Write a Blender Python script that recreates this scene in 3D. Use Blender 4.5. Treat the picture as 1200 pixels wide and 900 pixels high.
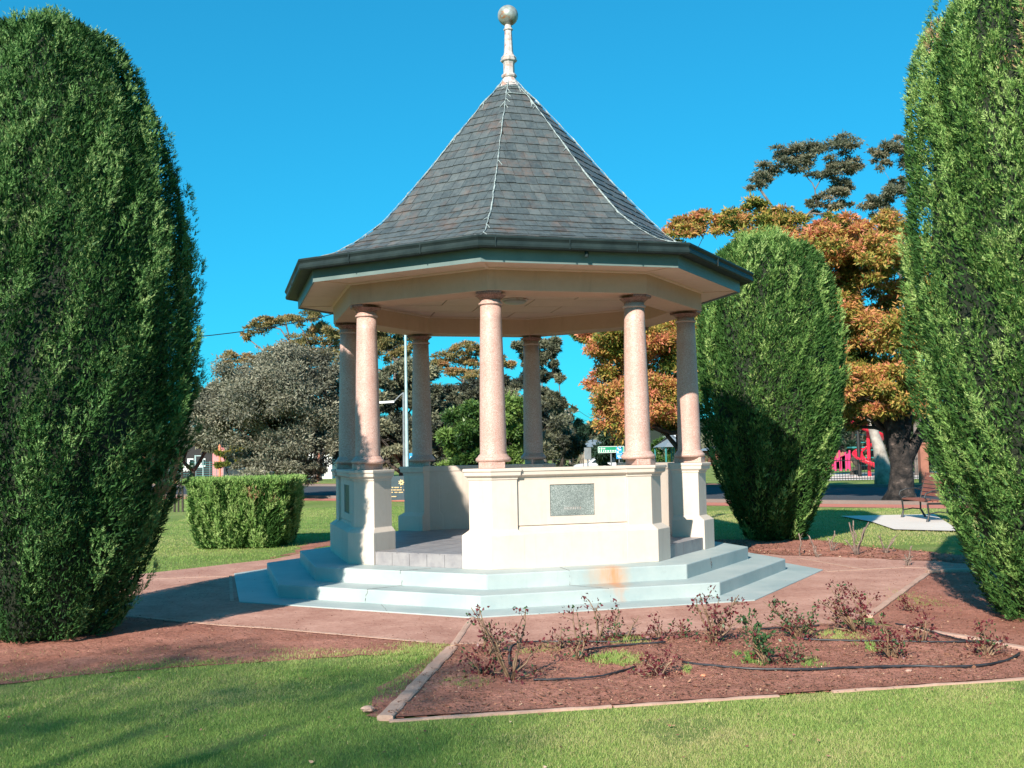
import bpy, math, random
import numpy as np
from mathutils import Vector, Matrix

scene = bpy.context.scene
for o in list(bpy.data.objects):
    bpy.data.objects.remove(o)
C = scene.collection
rnd = random.Random(7)
rng = np.random.default_rng(11)

# ------------------------------------------------------------------ camera
F_PX, PITCH, ROLL, CAM_H = 1244.19, 0.0659, 0.0195, 1.6
cam_d = bpy.data.cameras.new('camera')
cam_d.sensor_width = 36.0
cam_d.sensor_fit = 'HORIZONTAL'
cam_d.lens = F_PX / 1200.0 * 36.0
cam_d.clip_end = 3000
cam = bpy.data.objects.new('camera', cam_d)
C.objects.link(cam)
fwd = Vector((0, math.cos(PITCH), math.sin(PITCH)))
up0 = Vector((0, -math.sin(PITCH), math.cos(PITCH)))
rt0 = Vector((1, 0, 0))
ca, sa = math.cos(ROLL), math.sin(ROLL)
# the picture's own axes: everything upright leans a little to the left
rt = rt0 * ca + up0 * sa
up = up0 * ca - rt0 * sa
rt = rt0 * ca + up0 * (-sa)
up = up0 * ca + rt0 * sa
m = Matrix((rt, up, -fwd)).transposed().to_4x4()
m.translation = (0, 0, CAM_H)
cam.matrix_world = m
scene.camera = cam

# ------------------------------------------------------------------ sky and sun
SUN_AZ, SUN_EL = math.radians(-112.8), math.radians(30.3)
world = bpy.data.worlds.new('World')
scene.world = world
world.use_nodes = True
wn, wl = world.node_tree.nodes, world.node_tree.links
wn.clear()
sky = wn.new('ShaderNodeTexSky')
sky.sky_type = 'NISHITA'
sky.sun_disc = False
sky.sun_elevation = SUN_EL
sky.sun_rotation = math.pi / 2 - SUN_AZ
sky.air_density = 1.0
sky.dust_density = 0.5
sky.ozone_density = 2.0
tint = wn.new('ShaderNodeMix')
tint.data_type = 'RGBA'
tint.blend_type = 'MULTIPLY'
tint.inputs[0].default_value = 1.0
tint.inputs[7].default_value = (0.52, 5.6, 7.8, 1)
bg = wn.new('ShaderNodeBackground')
bg.inputs['Strength'].default_value = 0.086
wo = wn.new('ShaderNodeOutputWorld')
gam = wn.new('ShaderNodeGamma')
gam.inputs['Gamma'].default_value = 0.66
scl = wn.new('ShaderNodeVectorMath'); scl.operation = 'SCALE'
scl.inputs['Scale'].default_value = 0.12
wl.new(sky.outputs[0], scl.inputs[0])
wl.new(scl.outputs[0], gam.inputs['Color'])
wl.new(gam.outputs[0], tint.inputs[6])
wl.new(tint.outputs[2], bg.inputs['Color'])
wl.new(bg.outputs[0], wo.inputs['Surface'])
sun_d = bpy.data.lights.new('sun', 'SUN')
sun_d.energy = 5.0
sun_d.angle = math.radians(0.5)
sun_d.color = (1.0, 0.91, 0.80)
sun = bpy.data.objects.new('sun', sun_d)
C.objects.link(sun)
sv = Vector((math.cos(SUN_EL) * math.cos(SUN_AZ), math.cos(SUN_EL) * math.sin(SUN_AZ), math.sin(SUN_EL)))
sun.rotation_euler = sv.to_track_quat('Z', 'Y').to_euler()
sun.location = sv * 60
scene.view_settings.view_transform = 'Standard'
scene.view_settings.look = 'None'
scene.view_settings.exposure = 0.82
scene.view_settings.gamma = 1.0
scene.cycles.max_bounces = 6
scene.cycles.transparent_max_bounces = 8

# ------------------------------------------------------------------ picture point -> place
def ray(x, y):
    X, Y = x - 600.0, 450.0 - y
    d = rt * (X / F_PX) + up * (Y / F_PX) + fwd
    return d
def gp(x, y, z=0.0):
    d = ray(x, y); t = (z - CAM_H) / d.z
    return (d.x * t, d.y * t, z)
def at(x, y, Y):
    d = ray(x, y); t = Y / d.y
    return (d.x * t, Y, CAM_H + d.z * t)

# ------------------------------------------------------------------ materials
def nd(nt, t, **kw):
    n = nt.nodes.new(t)
    for k, v in kw.items():
        setattr(n, k, v)
    return n
def new_mat(name):
    mt = bpy.data.materials.new(name)
    mt.use_nodes = True
    nt = mt.node_tree
    return mt, nt, nt.nodes['Principled BSDF']
def ramp(nt, fac, stops):
    r = nd(nt, 'ShaderNodeValToRGB')
    cr = r.color_ramp
    while len(cr.elements) < len(stops):
        cr.elements.new(0.5)
    for e, (p, c) in zip(cr.elements, stops):
        e.position = p
        e.color = tuple(c) + (1,) if len(c) == 3 else c
    nt.links.new(fac, r.inputs[0])
    return r.outputs[0]
def noise(nt, scale, detail=4, rough=0.55, vec=None, dist=0.0):
    n = nd(nt, 'ShaderNodeTexNoise')
    n.inputs['Scale'].default_value = scale
    n.inputs['Detail'].default_value = detail
    n.inputs['Roughness'].default_value = rough
    n.inputs['Distortion'].default_value = dist
    if vec is not None:
        nt.links.new(vec, n.inputs['Vector'])
    return n.outputs['Fac']
def obj_co(nt):
    return nd(nt, 'ShaderNodeTexCoord').outputs['Object']
def mixc(nt, fac, a, b, mode='MIX'):
    mx = nd(nt, 'ShaderNodeMix', data_type='RGBA', blend_type=mode)
    for s, v in ((0, fac), (6, a), (7, b)):
        if hasattr(v, 'is_linked') or hasattr(v, 'links'):
            nt.links.new(v, mx.inputs[s])
        elif s == 0:
            mx.inputs[0].default_value = v
        else:
            mx.inputs[s].default_value = tuple(v) + (1,)
    return mx.outputs[2]
def bump(nt, h, strength, dist, bsdf):
    b = nd(nt, 'ShaderNodeBump')
    b.inputs['Strength'].default_value = strength
    b.inputs['Distance'].default_value = dist
    nt.links.new(h, b.inputs['Height'])
    nt.links.new(b.outputs[0], bsdf.inputs['Normal'])
def simple(name, stops, scale=8, rough=0.7, bs=0.2, bd=0.005, bscale=None, detail=5, metallic=0.0):
    mt, nt, b = new_mat(name)
    co = obj_co(nt)
    nt.links.new(ramp(nt, noise(nt, scale, detail, 0.6, co), stops), b.inputs['Base Color'])
    b.inputs['Roughness'].default_value = rough
    b.inputs['Metallic'].default_value = metallic
    if bs:
        bump(nt, noise(nt, bscale or scale * 4, 4, 0.6, co), bs, bd, b)
    return mt
def leaf_mat(name, stops, rough=0.55, transl=0.25, spec=0.3):
    mt, nt, b = new_mat(name)
    a = nd(nt, 'ShaderNodeAttribute', attribute_name='tint')
    col = ramp(nt, a.outputs['Fac'], stops)
    nt.links.new(col, b.inputs['Base Color'])
    b.inputs['Roughness'].default_value = rough
    b.inputs['Specular IOR Level'].default_value = spec
    if transl:
        tr = nd(nt, 'ShaderNodeBsdfTranslucent')
        nt.links.new(col, tr.inputs['Color'])
        ms = nd(nt, 'ShaderNodeMixShader')
        ms.inputs[0].default_value = transl
        nt.links.new(b.outputs[0], ms.inputs[1])
        nt.links.new(tr.outputs[0], ms.inputs[2])
        nt.links.new(ms.outputs[0], nt.nodes['Material Output'].inputs['Surface'])
    return mt

M = {}
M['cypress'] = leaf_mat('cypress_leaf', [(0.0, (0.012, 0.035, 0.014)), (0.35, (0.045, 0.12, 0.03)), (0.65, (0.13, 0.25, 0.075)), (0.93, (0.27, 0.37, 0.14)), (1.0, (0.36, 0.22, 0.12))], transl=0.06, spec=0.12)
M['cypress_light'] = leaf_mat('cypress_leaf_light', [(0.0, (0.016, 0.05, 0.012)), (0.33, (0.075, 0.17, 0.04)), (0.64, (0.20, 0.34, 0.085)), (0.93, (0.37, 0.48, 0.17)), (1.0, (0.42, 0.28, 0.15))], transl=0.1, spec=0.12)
M['core'] = simple('dark_core', [(0.3, (0.006, 0.012, 0.006)), (0.7, (0.02, 0.028, 0.012))], 6, 0.9, 0.5, 0.05)  # near-black stands in for shade inside the crowns; the far hill shares it
M['autumn'] = leaf_mat('autumn_leaf', [(0.0, (0.04, 0.09, 0.02)), (0.28, (0.16, 0.20, 0.03)), (0.46, (0.38, 0.32, 0.07)), (0.72, (0.56, 0.28, 0.09)), (1.0, (0.60, 0.21, 0.13))], transl=0.3)
M['gum'] = leaf_mat('gum_leaf', [(0.0, (0.05, 0.065, 0.045)), (0.5, (0.15, 0.16, 0.10)), (0.8, (0.26, 0.21, 0.13)), (1.0, (0.36, 0.20, 0.13))], transl=0.2)
M['gum_gold'] = leaf_mat('gum_leaf_gold', [(0.0, (0.06, 0.075, 0.035)), (0.5, (0.22, 0.20, 0.075)), (0.8, (0.36, 0.24, 0.10)), (1.0, (0.42, 0.18, 0.09))], transl=0.2)
M['olive'] = leaf_mat('grey_green_leaf', [(0.0, (0.035, 0.04, 0.03)), (0.5, (0.14, 0.145, 0.085)), (1.0, (0.33, 0.31, 0.19))], transl=0.15)
M['greyshrub'] = leaf_mat('pale_grey_leaf', [(0.0, (0.05, 0.052, 0.04)), (0.5, (0.19, 0.185, 0.13)), (1.0, (0.40, 0.375, 0.27))], transl=0.15)
M['laurel'] = leaf_mat('glossy_leaf', [(0.0, (0.015, 0.045, 0.012)), (0.5, (0.07, 0.14, 0.03)), (1.0, (0.20, 0.30, 0.075))], rough=0.4, transl=0.2)
M['darkleaf'] = leaf_mat('dark_leaf', [(0.0, (0.008, 0.02, 0.014)), (0.5, (0.022, 0.05, 0.028)), (1.0, (0.06, 0.10, 0.045))], transl=0.1)
M['roseleaf'] = leaf_mat('rose_leaf', [(0.0, (0.03, 0.09, 0.035)), (0.3, (0.06, 0.12, 0.04)), (0.36, (0.07, 0.018, 0.02)), (1.0, (0.17, 0.03, 0.038))], rough=0.4, transl=0.2)
M['grass'] = leaf_mat('grass_blade', [(0.0, (0.07, 0.17, 0.045)), (0.35, (0.16, 0.29, 0.06)), (0.7, (0.33, 0.42, 0.11)), (1.0, (0.52, 0.42, 0.22))], rough=0.6, transl=0.3)
M['litter'] = leaf_mat('litter', [(0.0, (0.10, 0.045, 0.03)), (0.5, (0.22, 0.10, 0.06)), (0.85, (0.42, 0.24, 0.15)), (1.0, (0.62, 0.50, 0.36))], rough=0.9, transl=0.0)
M['bark'] = simple('bark', [(0.3, (0.02, 0.015, 0.012)), (0.7, (0.09, 0.07, 0.055))], 5, 0.9, 0.8, 0.05)
M['burnt'] = simple('burnt_bark', [(0.42, (0.006, 0.005, 0.005)), (0.62, (0.05, 0.038, 0.032)), (0.72, (0.18, 0.13, 0.11))], 3.5, 0.95, 1.0, 0.12, bscale=6)
M['gumbark'] = simple('gum_bark', [(0.3, (0.07, 0.055, 0.05)), (0.7, (0.22, 0.18, 0.155))], 3, 0.8, 0.4, 0.02)
M['palebark'] = simple('pale_bark', [(0.3, (0.16, 0.13, 0.11)), (0.7, (0.45, 0.41, 0.36))], 3, 0.8, 0.4, 0.02)
M['cane'] = simple('rose_cane', [(0.35, (0.10, 0.055, 0.035)), (0.65, (0.27, 0.17, 0.095))], 20, 0.6, 0.2, 0.002)
M['deadwood'] = simple('dead_wood', [(0.3, (0.09, 0.06, 0.05)), (0.7, (0.27, 0.20, 0.165))], 20, 0.9, 0.3, 0.002)

def masonry(name, base, dark, stain=0.35):
    mt, nt, b = new_mat(name)
    co = obj_co(nt)
    c0 = ramp(nt, noise(nt, 1.7, 6, 0.65, co), [(0.35, dark), (0.6, base)])
    c1 = mixc(nt, stain, c0, ramp(nt, noise(nt, 14, 5, 0.7, co), [(0.35, dark), (0.55, base)]))
    st = nd(nt, 'ShaderNodeMapping'); st.inputs['Scale'].default_value = (9, 9, 0.8)
    nt.links.new(co, st.inputs[0])
    c1 = mixc(nt, ramp(nt, noise(nt, 1.0, 6, 0.7, st.outputs[0]), [(0.54, (0, 0, 0)), (0.8, (0.45, 0.45, 0.45))]), c1, tuple(v * .68 for v in dark))
    c1 = mixc(nt, ramp(nt, noise(nt, 5.5, 7, 0.85, co), [(0.66, (0, 0, 0)), (0.76, (0.35, 0.35, 0.35))]), c1, tuple(v * .6 for v in dark))
    nt.links.new(c1, b.inputs['Base Color'])
    b.inputs['Roughness'].default_value = 0.75
    bump(nt, noise(nt, 160, 3, 0.6, co), 0.25, 0.003, b)
    return mt
M['cream'] = masonry('cream_render', (0.60, 0.515, 0.44), (0.55, 0.465, 0.38))
M['beam'] = masonry('beige_paint', (0.58, 0.36, 0.26), (0.52, 0.32, 0.225))
M['ceiling'] = masonry('ceiling_paint', (0.66, 0.45, 0.345), (0.60, 0.40, 0.30))
M['soffit'] = masonry('soffit_paint', (0.70, 0.50, 0.39), (0.64, 0.45, 0.345))

def terrazzo(name, c1, c2, c3, sc=150):
    mt, nt, b = new_mat(name)
    co = obj_co(nt)
    v = nd(nt, 'ShaderNodeTexVoronoi')
    v.inputs['Scale'].default_value = sc
    nt.links.new(co, v.inputs['Vector'])
    sp = nd(nt, 'ShaderNodeSeparateColor')
    nt.links.new(v.outputs['Color'], sp.inputs[0])
    cc = ramp(nt, sp.outputs[0], [(0.0, c1), (0.25, c2), (0.6, c2), (0.95, c3)])
    cc = mixc(nt, ramp(nt, noise(nt, 2.5, 5, 0.6, co), [(0.35, (0, 0, 0)), (0.75, (1, 1, 1))]), cc,
              mixc(nt, 0.55, cc, c1))
    nt.links.new(cc, b.inputs['Base Color'])
    b.inputs['Roughness'].default_value = 0.5
    bump(nt, v.outputs['Distance'], 0.1, 0.002, b)
    return mt
M['pink'] = terrazzo('pink_granolith', (0.38, 0.20, 0.16), (0.54, 0.345, 0.285), (0.65, 0.51, 0.455))
M['capital'] = terrazzo('weathered_capital', (0.12, 0.05, 0.035), (0.27, 0.105, 0.075), (0.42, 0.22, 0.17), 90)
M['granite'] = terrazzo('grey_granite', (0.06, 0.075, 0.07), (0.20, 0.235, 0.22), (0.46, 0.49, 0.46), 200)
M['darkgranite'] = terrazzo('dark_granite', (0.03, 0.04, 0.03), (0.07, 0.09, 0.06), (0.14, 0.16, 0.12), 260)

# painted pale blue concrete of the steps, with a rust stain below the granite tablet
RUST = (1.02, 11.7, 0.25)
def step_mat():
    mt, nt, b = new_mat('blue_painted_concrete')
    co = nd(nt, 'ShaderNodeTexCoord').outputs['Object']
    base = ramp(nt, noise(nt, 1.3, 6, 0.6, co), [(0.35, (0.29, 0.36, 0.36)), (0.5, (0.35, 0.41, 0.40)), (0.65, (0.41, 0.455, 0.44))])
    base = mixc(nt, ramp(nt, noise(nt, 9, 6, 0.75, co), [(0.62, (0, 0, 0)), (0.75, (0.5, 0.5, 0.5))]), base, (0.28, 0.31, 0.30))
    base = mixc(nt, ramp(nt, noise(nt, 3.1, 8, 0.8, co), [(0.735, (0, 0, 0)), (0.76, (0.8, 0.8, 0.8))]), base, (0.42, 0.2, 0.15))
    mp = nd(nt, 'ShaderNodeMapping')
    mp.inputs['Location'].default_value = (-(RUST[0] - 0.04316) - .12, -(RUST[1] - 14.4115) - .12, -RUST[2] - .12)
    nt.links.new(co, mp.inputs[0])
    nn = nd(nt, 'ShaderNodeTexNoise'); nn.inputs['Scale'].default_value = 4
    nt.links.new(co, nn.inputs['Vector'])
    nn.inputs['Detail'].default_value = 6; nn.inputs['Roughness'].default_value = .7
    wob = mixc(nt, 0.24, mp.outputs[0], nn.outputs['Color'], 'ADD')
    sc = nd(nt, 'ShaderNodeVectorMath', operation='MULTIPLY')
    sc.inputs[1].default_value = (3.3, 2.0, 4.0)
    nt.links.new(wob, sc.inputs[0])
    ln = nd(nt, 'ShaderNodeVectorMath', operation='LENGTH')
    nt.links.new(sc.outputs[0], ln.inputs[0])
    rust = ramp(nt, ln.outputs['Value'], [(0.22, (0.85, 0.85, 0.85)), (0.6, (0.5, 0.5, 0.5)), (1.1, (0, 0, 0))])
    st = nd(nt, 'ShaderNodeMapping'); st.inputs['Scale'].default_value = (14, 14, 1.6)
    nt.links.new(co, st.inputs[0])
    streak = noise(nt, 1.0, 6, 0.75, st.outputs[0])
    rust = mixc(nt, 1.0, rust, ramp(nt, streak, [(0.34, (0.45, 0.45, 0.45)), (0.64, (1.15, 1.15, 1.15))]), 'MULTIPLY')
    base = mixc(nt, ramp(nt, streak, [(0.56, (0, 0, 0)), (0.78, (0.5, 0.5, 0.5))]), base, (0.27, 0.32, 0.31))
    base = mixc(nt, ramp(nt, noise(nt, 55, 3, 0.8, co), [(0.66, (0, 0, 0)), (0.72, (0.55, 0.55, 0.55))]), base, (0.20, 0.17, 0.15))
    base = mixc(nt, rust, base, (0.50, 0.30, 0.17))
    # a narrower run of rust down both risers
    sc2 = nd(nt, 'ShaderNodeVectorMath', operation='MULTIPLY'); sc2.inputs[1].default_value = (10.0, 1.6, 2.4)
    of2 = nd(nt, 'ShaderNodeVectorMath', operation='ADD'); of2.inputs[1].default_value = (-.07, 0, .07)
    nt.links.new(wob, of2.inputs[0]); nt.links.new(of2.outputs[0], sc2.inputs[0])
    ln2 = nd(nt, 'ShaderNodeVectorMath', operation='LENGTH'); nt.links.new(sc2.outputs[0], ln2.inputs[0])
    run = mixc(nt, 1.0, ramp(nt, ln2.outputs['Value'], [(0.3, (0.9, 0.9, 0.9)), (0.9, (0, 0, 0))]), ramp(nt, streak, [(0.38, (0.4, 0.4, 0.4)), (0.6, (1, 1, 1))]), 'MULTIPLY')
    base = mixc(nt, run, base, (0.52, 0.23, 0.10))
    nt.links.new(base, b.inputs['Base Color'])
    b.inputs['Roughness'].default_value = 0.6
    bump(nt, noise(nt, 40, 5, 0.7, co), 0.3, 0.004, b)
    return mt
M['step'] = step_mat()

def slate_mat():
    mt, nt, b = new_mat('roof_slate')
    co = obj_co(nt)
    a = nd(nt, 'ShaderNodeAttribute', attribute_name='tint')
    base = ramp(nt, a.outputs['Fac'], [(0.0, (0.045, 0.060, 0.064)), (0.15, (0.062, 0.080, 0.084)), (0.6, (0.075, 0.092, 0.095)), (0.9, (0.090, 0.102, 0.102)), (1.0, (0.12, 0.14, 0.137))])
    st = nd(nt, 'ShaderNodeMapping'); st.inputs['Scale'].default_value = (20, 20, 3.5)
    nt.links.new(co, st.inputs[0])
    base = mixc(nt, ramp(nt, noise(nt, 1.0, 6, 0.75, st.outputs[0]), [(0.42, (0, 0, 0)), (0.7, (0.75, 0.75, 0.75))]), base, (0.12, 0.135, 0.13))
    base = mixc(nt, ramp(nt, noise(nt, 9, 6, 0.75, co), [(0.45, (0, 0, 0)), (0.65, (0.6, 0.6, 0.6))]), base, (0.035, 0.042, 0.045))
    rust = ramp(nt, noise(nt, 2.6, 6, 0.75, co), [(0.51, (0, 0, 0)), (0.70, (0.7, 0.7, 0.7))])
    base = mixc(nt, rust, base, mixc(nt, a.outputs['Fac'], (0.085, 0.05, 0.036), (0.18, 0.11, 0.08)))
    spk = ramp(nt, noise(nt, 26, 6, 0.8, co), [(0.66, (0, 0, 0)), (0.74, (0.8, 0.8, 0.8))])
    base = mixc(nt, spk, base, (0.20, 0.23, 0.21))
    nt.links.new(base, b.inputs['Base Color'])
    b.inputs['Roughness'].default_value = 0.55
    bump(nt, noise(nt, 60, 5, 0.7, co), 0.4, 0.006, b)
    return mt
M['slate'] = slate_mat()
M['mortar'] = simple('pale_hip_mortar', [(0.35, (0.16, 0.20, 0.195)), (0.65, (0.42, 0.48, 0.465))], 30, 0.8, 0.3, 0.003)
M['gutter'] = simple('dark_green_gutter', [(0.35, (0.014, 0.024, 0.025)), (0.65, (0.024, 0.038, 0.038))], 5, 0.5, 0.1, 0.002)
M['gutter'].node_tree.nodes['Principled BSDF'].inputs['Specular IOR Level'].default_value = 0.15
M['fascia'] = simple('green_grey_fascia', [(0.35, (0.115, 0.165, 0.16)), (0.65, (0.15, 0.205, 0.195))], 4, 0.5, 0.1, 0.002)
M['finial'] = simple('weathered_finial', [(0.36, (0.36, 0.19, 0.14)), (0.47, (0.47, 0.41, 0.38)), (0.7, (0.56, 0.52, 0.50))], 14, 0.5, 0.2, 0.004)
M['ball'] = simple('weathered_metal_ball', [(0.34, (0.32, 0.15, 0.07)), (0.42, (0.26, 0.28, 0.25)), (0.7, (0.48, 0.50, 0.46))], 14, 0.42, 0.3, 0.004, metallic=0.35)
M['tile'] = simple('grey_tile', [(0.35, (0.21, 0.20, 0.21)), (0.65, (0.30, 0.285, 0.285))], 7, 0.5, 0.1, 0.002)
M['crack'] = simple('crack', [(0.4, (0.07, 0.06, 0.055)), (0.6, (0.13, 0.10, 0.09))], 30, 0.9, 0)
M['lamp'] = simple('lamp_glass', [(0.4, (0.30, 0.29, 0.28)), (0.6, (0.36, 0.35, 0.34))], 9, 0.35, 0)
M['rubber'] = simple('black_rubber_hose', [(0.4, (0.012, 0.013, 0.016)), (0.6, (0.035, 0.035, 0.04))], 10, 0.45, 0.1, 0.002)

def ground_mat(name, stops, s1, s2, bs=0.5, bd=0.02, speck=None):
    mt, nt, b = new_mat(name)
    co = obj_co(nt)
    c0 = ramp(nt, noise(nt, s1, 7, 0.65, co), stops)
    c1 = ramp(nt, noise(nt, s2, 6, 0.75, co), stops)
    c = mixc(nt, 0.5, c0, c1)
    c = mixc(nt, ramp(nt, noise(nt, s1 * 2.7, 8, 0.8, co), [(0.40, (0, 0, 0)), (0.62, (0.75, 0.75, 0.75))]), mixc(nt, 0.4, c, stops[0][1]), mixc(nt, 0.35, c, stops[-1][1]))
    if speck:
        c = mixc(nt, ramp(nt, noise(nt, s2 * 3.5, 3, 0.7, co), [(0.64, (0, 0, 0)), (0.70, (1, 1, 1))]), c, speck)
    nt.links.new(c, b.inputs['Base Color'])
    b.inputs['Roughness'].default_value = 0.95
    b.inputs['Specular IOR Level'].default_value = 0.1
    bump(nt, noise(nt, s2, 8, 0.75, co), bs, bd, b)
    return mt
M['soil'] = ground_mat('red_soil', [(0.3, (0.19, 0.075, 0.05)), (0.5, (0.38, 0.16, 0.115)), (0.7, (0.56, 0.27, 0.205))], 0.9, 22, 0.7, 0.03, (0.42, 0.27, 0.19))
M['paving'] = ground_mat('pink_paving', [(0.3, (0.25, 0.115, 0.085)), (0.5, (0.45, 0.235, 0.18)), (0.7, (0.68, 0.43, 0.34))], 0.6, 30, 0.25, 0.008, (0.50, 0.33, 0.27))
M['edging'] = ground_mat('concrete_edging', [(0.3, (0.34, 0.20, 0.15)), (0.5, (0.50, 0.32, 0.25)), (0.7, (0.60, 0.42, 0.33))], 2, 40, 0.4, 0.006)
M['lawn'] = ground_mat('lawn', [(0.3, (0.09, 0.16, 0.035)), (0.48, (0.18, 0.26, 0.06)), (0.6, (0.29, 0.33, 0.10)), (0.75, (0.42, 0.34, 0.17))], 0.35, 14, 0.9, 0.05)
M['road'] = ground_mat('asphalt', [(0.3, (0.05, 0.055, 0.065)), (0.7, (0.085, 0.09, 0.10))], 0.4, 30, 0.3, 0.01)
M['redpath'] = ground_mat('red_footpath', [(0.3, (0.42, 0.15, 0.11)), (0.7, (0.54, 0.22, 0.17))], 0.5, 20, 0.2, 0.01)
M['kerb'] = ground_mat('kerb_concrete', [(0.3, (0.16, 0.125, 0.11)), (0.7, (0.24, 0.19, 0.165))], 0.6, 20, 0.2, 0.01)
M['pad'] = ground_mat('pale_concrete', [(0.3, (0.58, 0.51, 0.45)), (0.7, (0.72, 0.64, 0.57))], 0.6, 20, 0.2, 0.01)
def flat(name, col, rough=0.5, var=0.15, metallic=0.0):
    d = tuple(c * (1 - var) for c in col); l = tuple(min(1, c * (1 + var)) for c in col)
    return simple(name, [(0.35, d), (0.65, l)], 4, rough, 0.05, 0.002, metallic=metallic)
M['iron'] = flat('black_iron', (0.015, 0.016, 0.017), 0.4)
M['slat'] = flat('brown_timber', (0.27, 0.09, 0.06), 0.55)
M['redplastic'] = flat('red_plastic', (0.65, 0.015, 0.04), 0.35)
M['pinkplastic'] = flat('magenta_plastic', (0.60, 0.03, 0.13), 0.4)
M['orangeplastic'] = flat('orange_plastic', (0.75, 0.25, 0.12), 0.4)
M['tealmetal'] = flat('teal_metal', (0.03, 0.22, 0.22), 0.4)
M['galv'] = flat('galvanised_steel', (0.20, 0.22, 0.225), 0.5, metallic=0.3)
M['pinkwall'] = flat('pink_wall', (0.62, 0.22, 0.22), 0.7)
M['polepaint'] = flat('pale_green_pole', (0.36, 0.50, 0.50), 0.5)
M['signgreen'] = flat('sign_green', (0.01, 0.26, 0.13), 0.4, 0.05)
M['signblue'] = flat('sign_blue', (0.02, 0.30, 0.62), 0.4, 0.05)
M['white'] = flat('white_paint', (0.75, 0.75, 0.72), 0.5, 0.05)
M['board'] = flat('slate_grey_board', (0.045, 0.07, 0.085), 0.4)
M['gold'] = flat('gold_lettering', (0.75, 0.52, 0.25), 0.5)
M['brick'] = flat('red_brick', (0.30, 0.12, 0.08), 0.8)
M['wallstone'] = flat('pale_stone_wall', (0.45, 0.36, 0.30), 0.8, 0.3)
M['tinroof'] = flat('grey_tin_roof', (0.22, 0.25, 0.27), 0.5)
M['greenroof'] = flat('green_tin_roof', (0.13, 0.32, 0.27), 0.5)
M['glass'] = flat('window_glass', (0.02, 0.03, 0.035), 0.1)
M['carwhite'] = flat('white_car_paint', (0.7, 0.72, 0.74), 0.25, 0.03)
M['carred'] = flat('red_car_paint', (0.4, 0.03, 0.03), 0.25, 0.03)
M['shade'] = flat('dark_shed_wall', (0.018, 0.016, 0.017), 0.8)

# ------------------------------------------------------------------ mesh helpers
def link_mesh(name, verts, faces, mat, parent=None, smooth=False, tint=None):
    me = bpy.data.meshes.new(name)
    if parent is not None:
        off = WORLD[parent.name]
        verts = [(v[0] - off[0], v[1] - off[1], v[2] - off[2]) for v in verts]
    me.from_pydata(verts, [], faces)
    if smooth:
        me.polygons.foreach_set('use_smooth', [True] * len(me.polygons))
    if tint is not None:
        a = me.attributes.new('tint', 'FLOAT', 'POINT')
        a.data.foreach_set('value', list(tint) if hasattr(tint, '__len__') else [tint] * len(verts))
    me.materials.append(mat)
    me.update()
    o = bpy.data.objects.new(name, me)
    C.objects.link(o)
    if parent is not None:
        o.parent = parent
        WORLD[o.name] = off
    else:
        WORLD[o.name] = (0, 0, 0)
    return o
WORLD = {}
class MB:
    def __init__(s):
        s.v = []; s.f = []; s.t = []
    def add(s, vs, fs, tint=0.5):
        n = len(s.v)
        s.v += [tuple(v) for v in vs]
        s.f += [tuple(i + n for i in f) for f in fs]
        s.t += [tint] * len(vs)
    def quadbox(s, bot, top, tint=0.5):
        n = len(bot)
        fs = [tuple(reversed(range(n))), tuple(range(n, 2 * n))]
        for i in range(n):
            j = (i + 1) % n
            fs.append((i, j, n + j, n + i))
        s.add(list(bot) + list(top), fs, tint)
    def box(s, c, sz, rz=0.0, tint=0.5):
        hx, hy, hz = sz[0] / 2, sz[1] / 2, sz[2] / 2
        cs, sn = math.cos(rz), math.sin(rz)
        def p(x, y, z):
            return (c[0] + x * cs - y * sn, c[1] + x * sn + y * cs, c[2] + z)
        q = [(-hx, -hy), (hx, -hy), (hx, hy), (-hx, hy)]
        s.quadbox([p(x, y, -hz) for x, y in q], [p(x, y, hz) for x, y in q], tint)
    def tube(s, pts, rs, n=8, cap=True, tint=0.5):
        pts = [Vector(p) for p in pts]
        if not hasattr(rs, '__len__'):
            rs = [rs] * len(pts)
        base = len(s.v)
        prev = None
        for i, p in enumerate(pts):
            d = (pts[min(i + 1, len(pts) - 1)] - pts[max(i - 1, 0)])
            if d.length < 1e-9: d = Vector((0, 0, 1))
            d.normalize()
            if prev is None:
                a = Vector((1, 0, 0)) if abs(d.x) < 0.8 else Vector((0, 1, 0))
            else:
                a = prev
            u = (a - d * a.dot(d)); u.normalize(); w = d.cross(u); prev = u
            for k in range(n):
                t = 2 * math.pi * k / n
                s.v.append(tuple(p + (u * math.cos(t) + w * math.sin(t)) * rs[i])); s.t.append(tint)
        for i in range(len(pts) - 1):
            for k in range(n):
                a = base + i * n + k; b = base + i * n + (k + 1) % n
                s.f.append((a, b, b + n, a + n))
        if cap:
            s.f.append(tuple(base + k for k in reversed(range(n))))
            s.f.append(tuple(base + (len(pts) - 1) * n + k for k in range(n)))
    def lathe(s, c, prof, n=32, tint=0.5):
        base = len(s.v)
        for r, z in prof:
            for k in range(n):
                t = 2 * math.pi * k / n
                s.v.append((c[0] + r * math.cos(t), c[1] + r * math.sin(t), z)); s.t.append(tint)
        for i in range(len(prof) - 1):
            for k in range(n):
                a = base + i * n + k; b = base + i * n + (k + 1) % n
                s.f.append((a, b, b + n, a + n))
        s.f.append(tuple(base + k for k in reversed(range(n))))
        s.f.append(tuple(base + (len(prof) - 1) * n + k for k in range(n)))
    def poly(s, pts, z0, z1, tint=0.5):
        s.quadbox([(p[0], p[1], z0) for p in pts], [(p[0], p[1], z1) for p in pts], tint)
    def build(s, name, mat, parent=None, smooth=False, tint=False):
        return link_mesh(name, s.v, s.f, mat, parent, smooth, s.t if tint else None)
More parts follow.
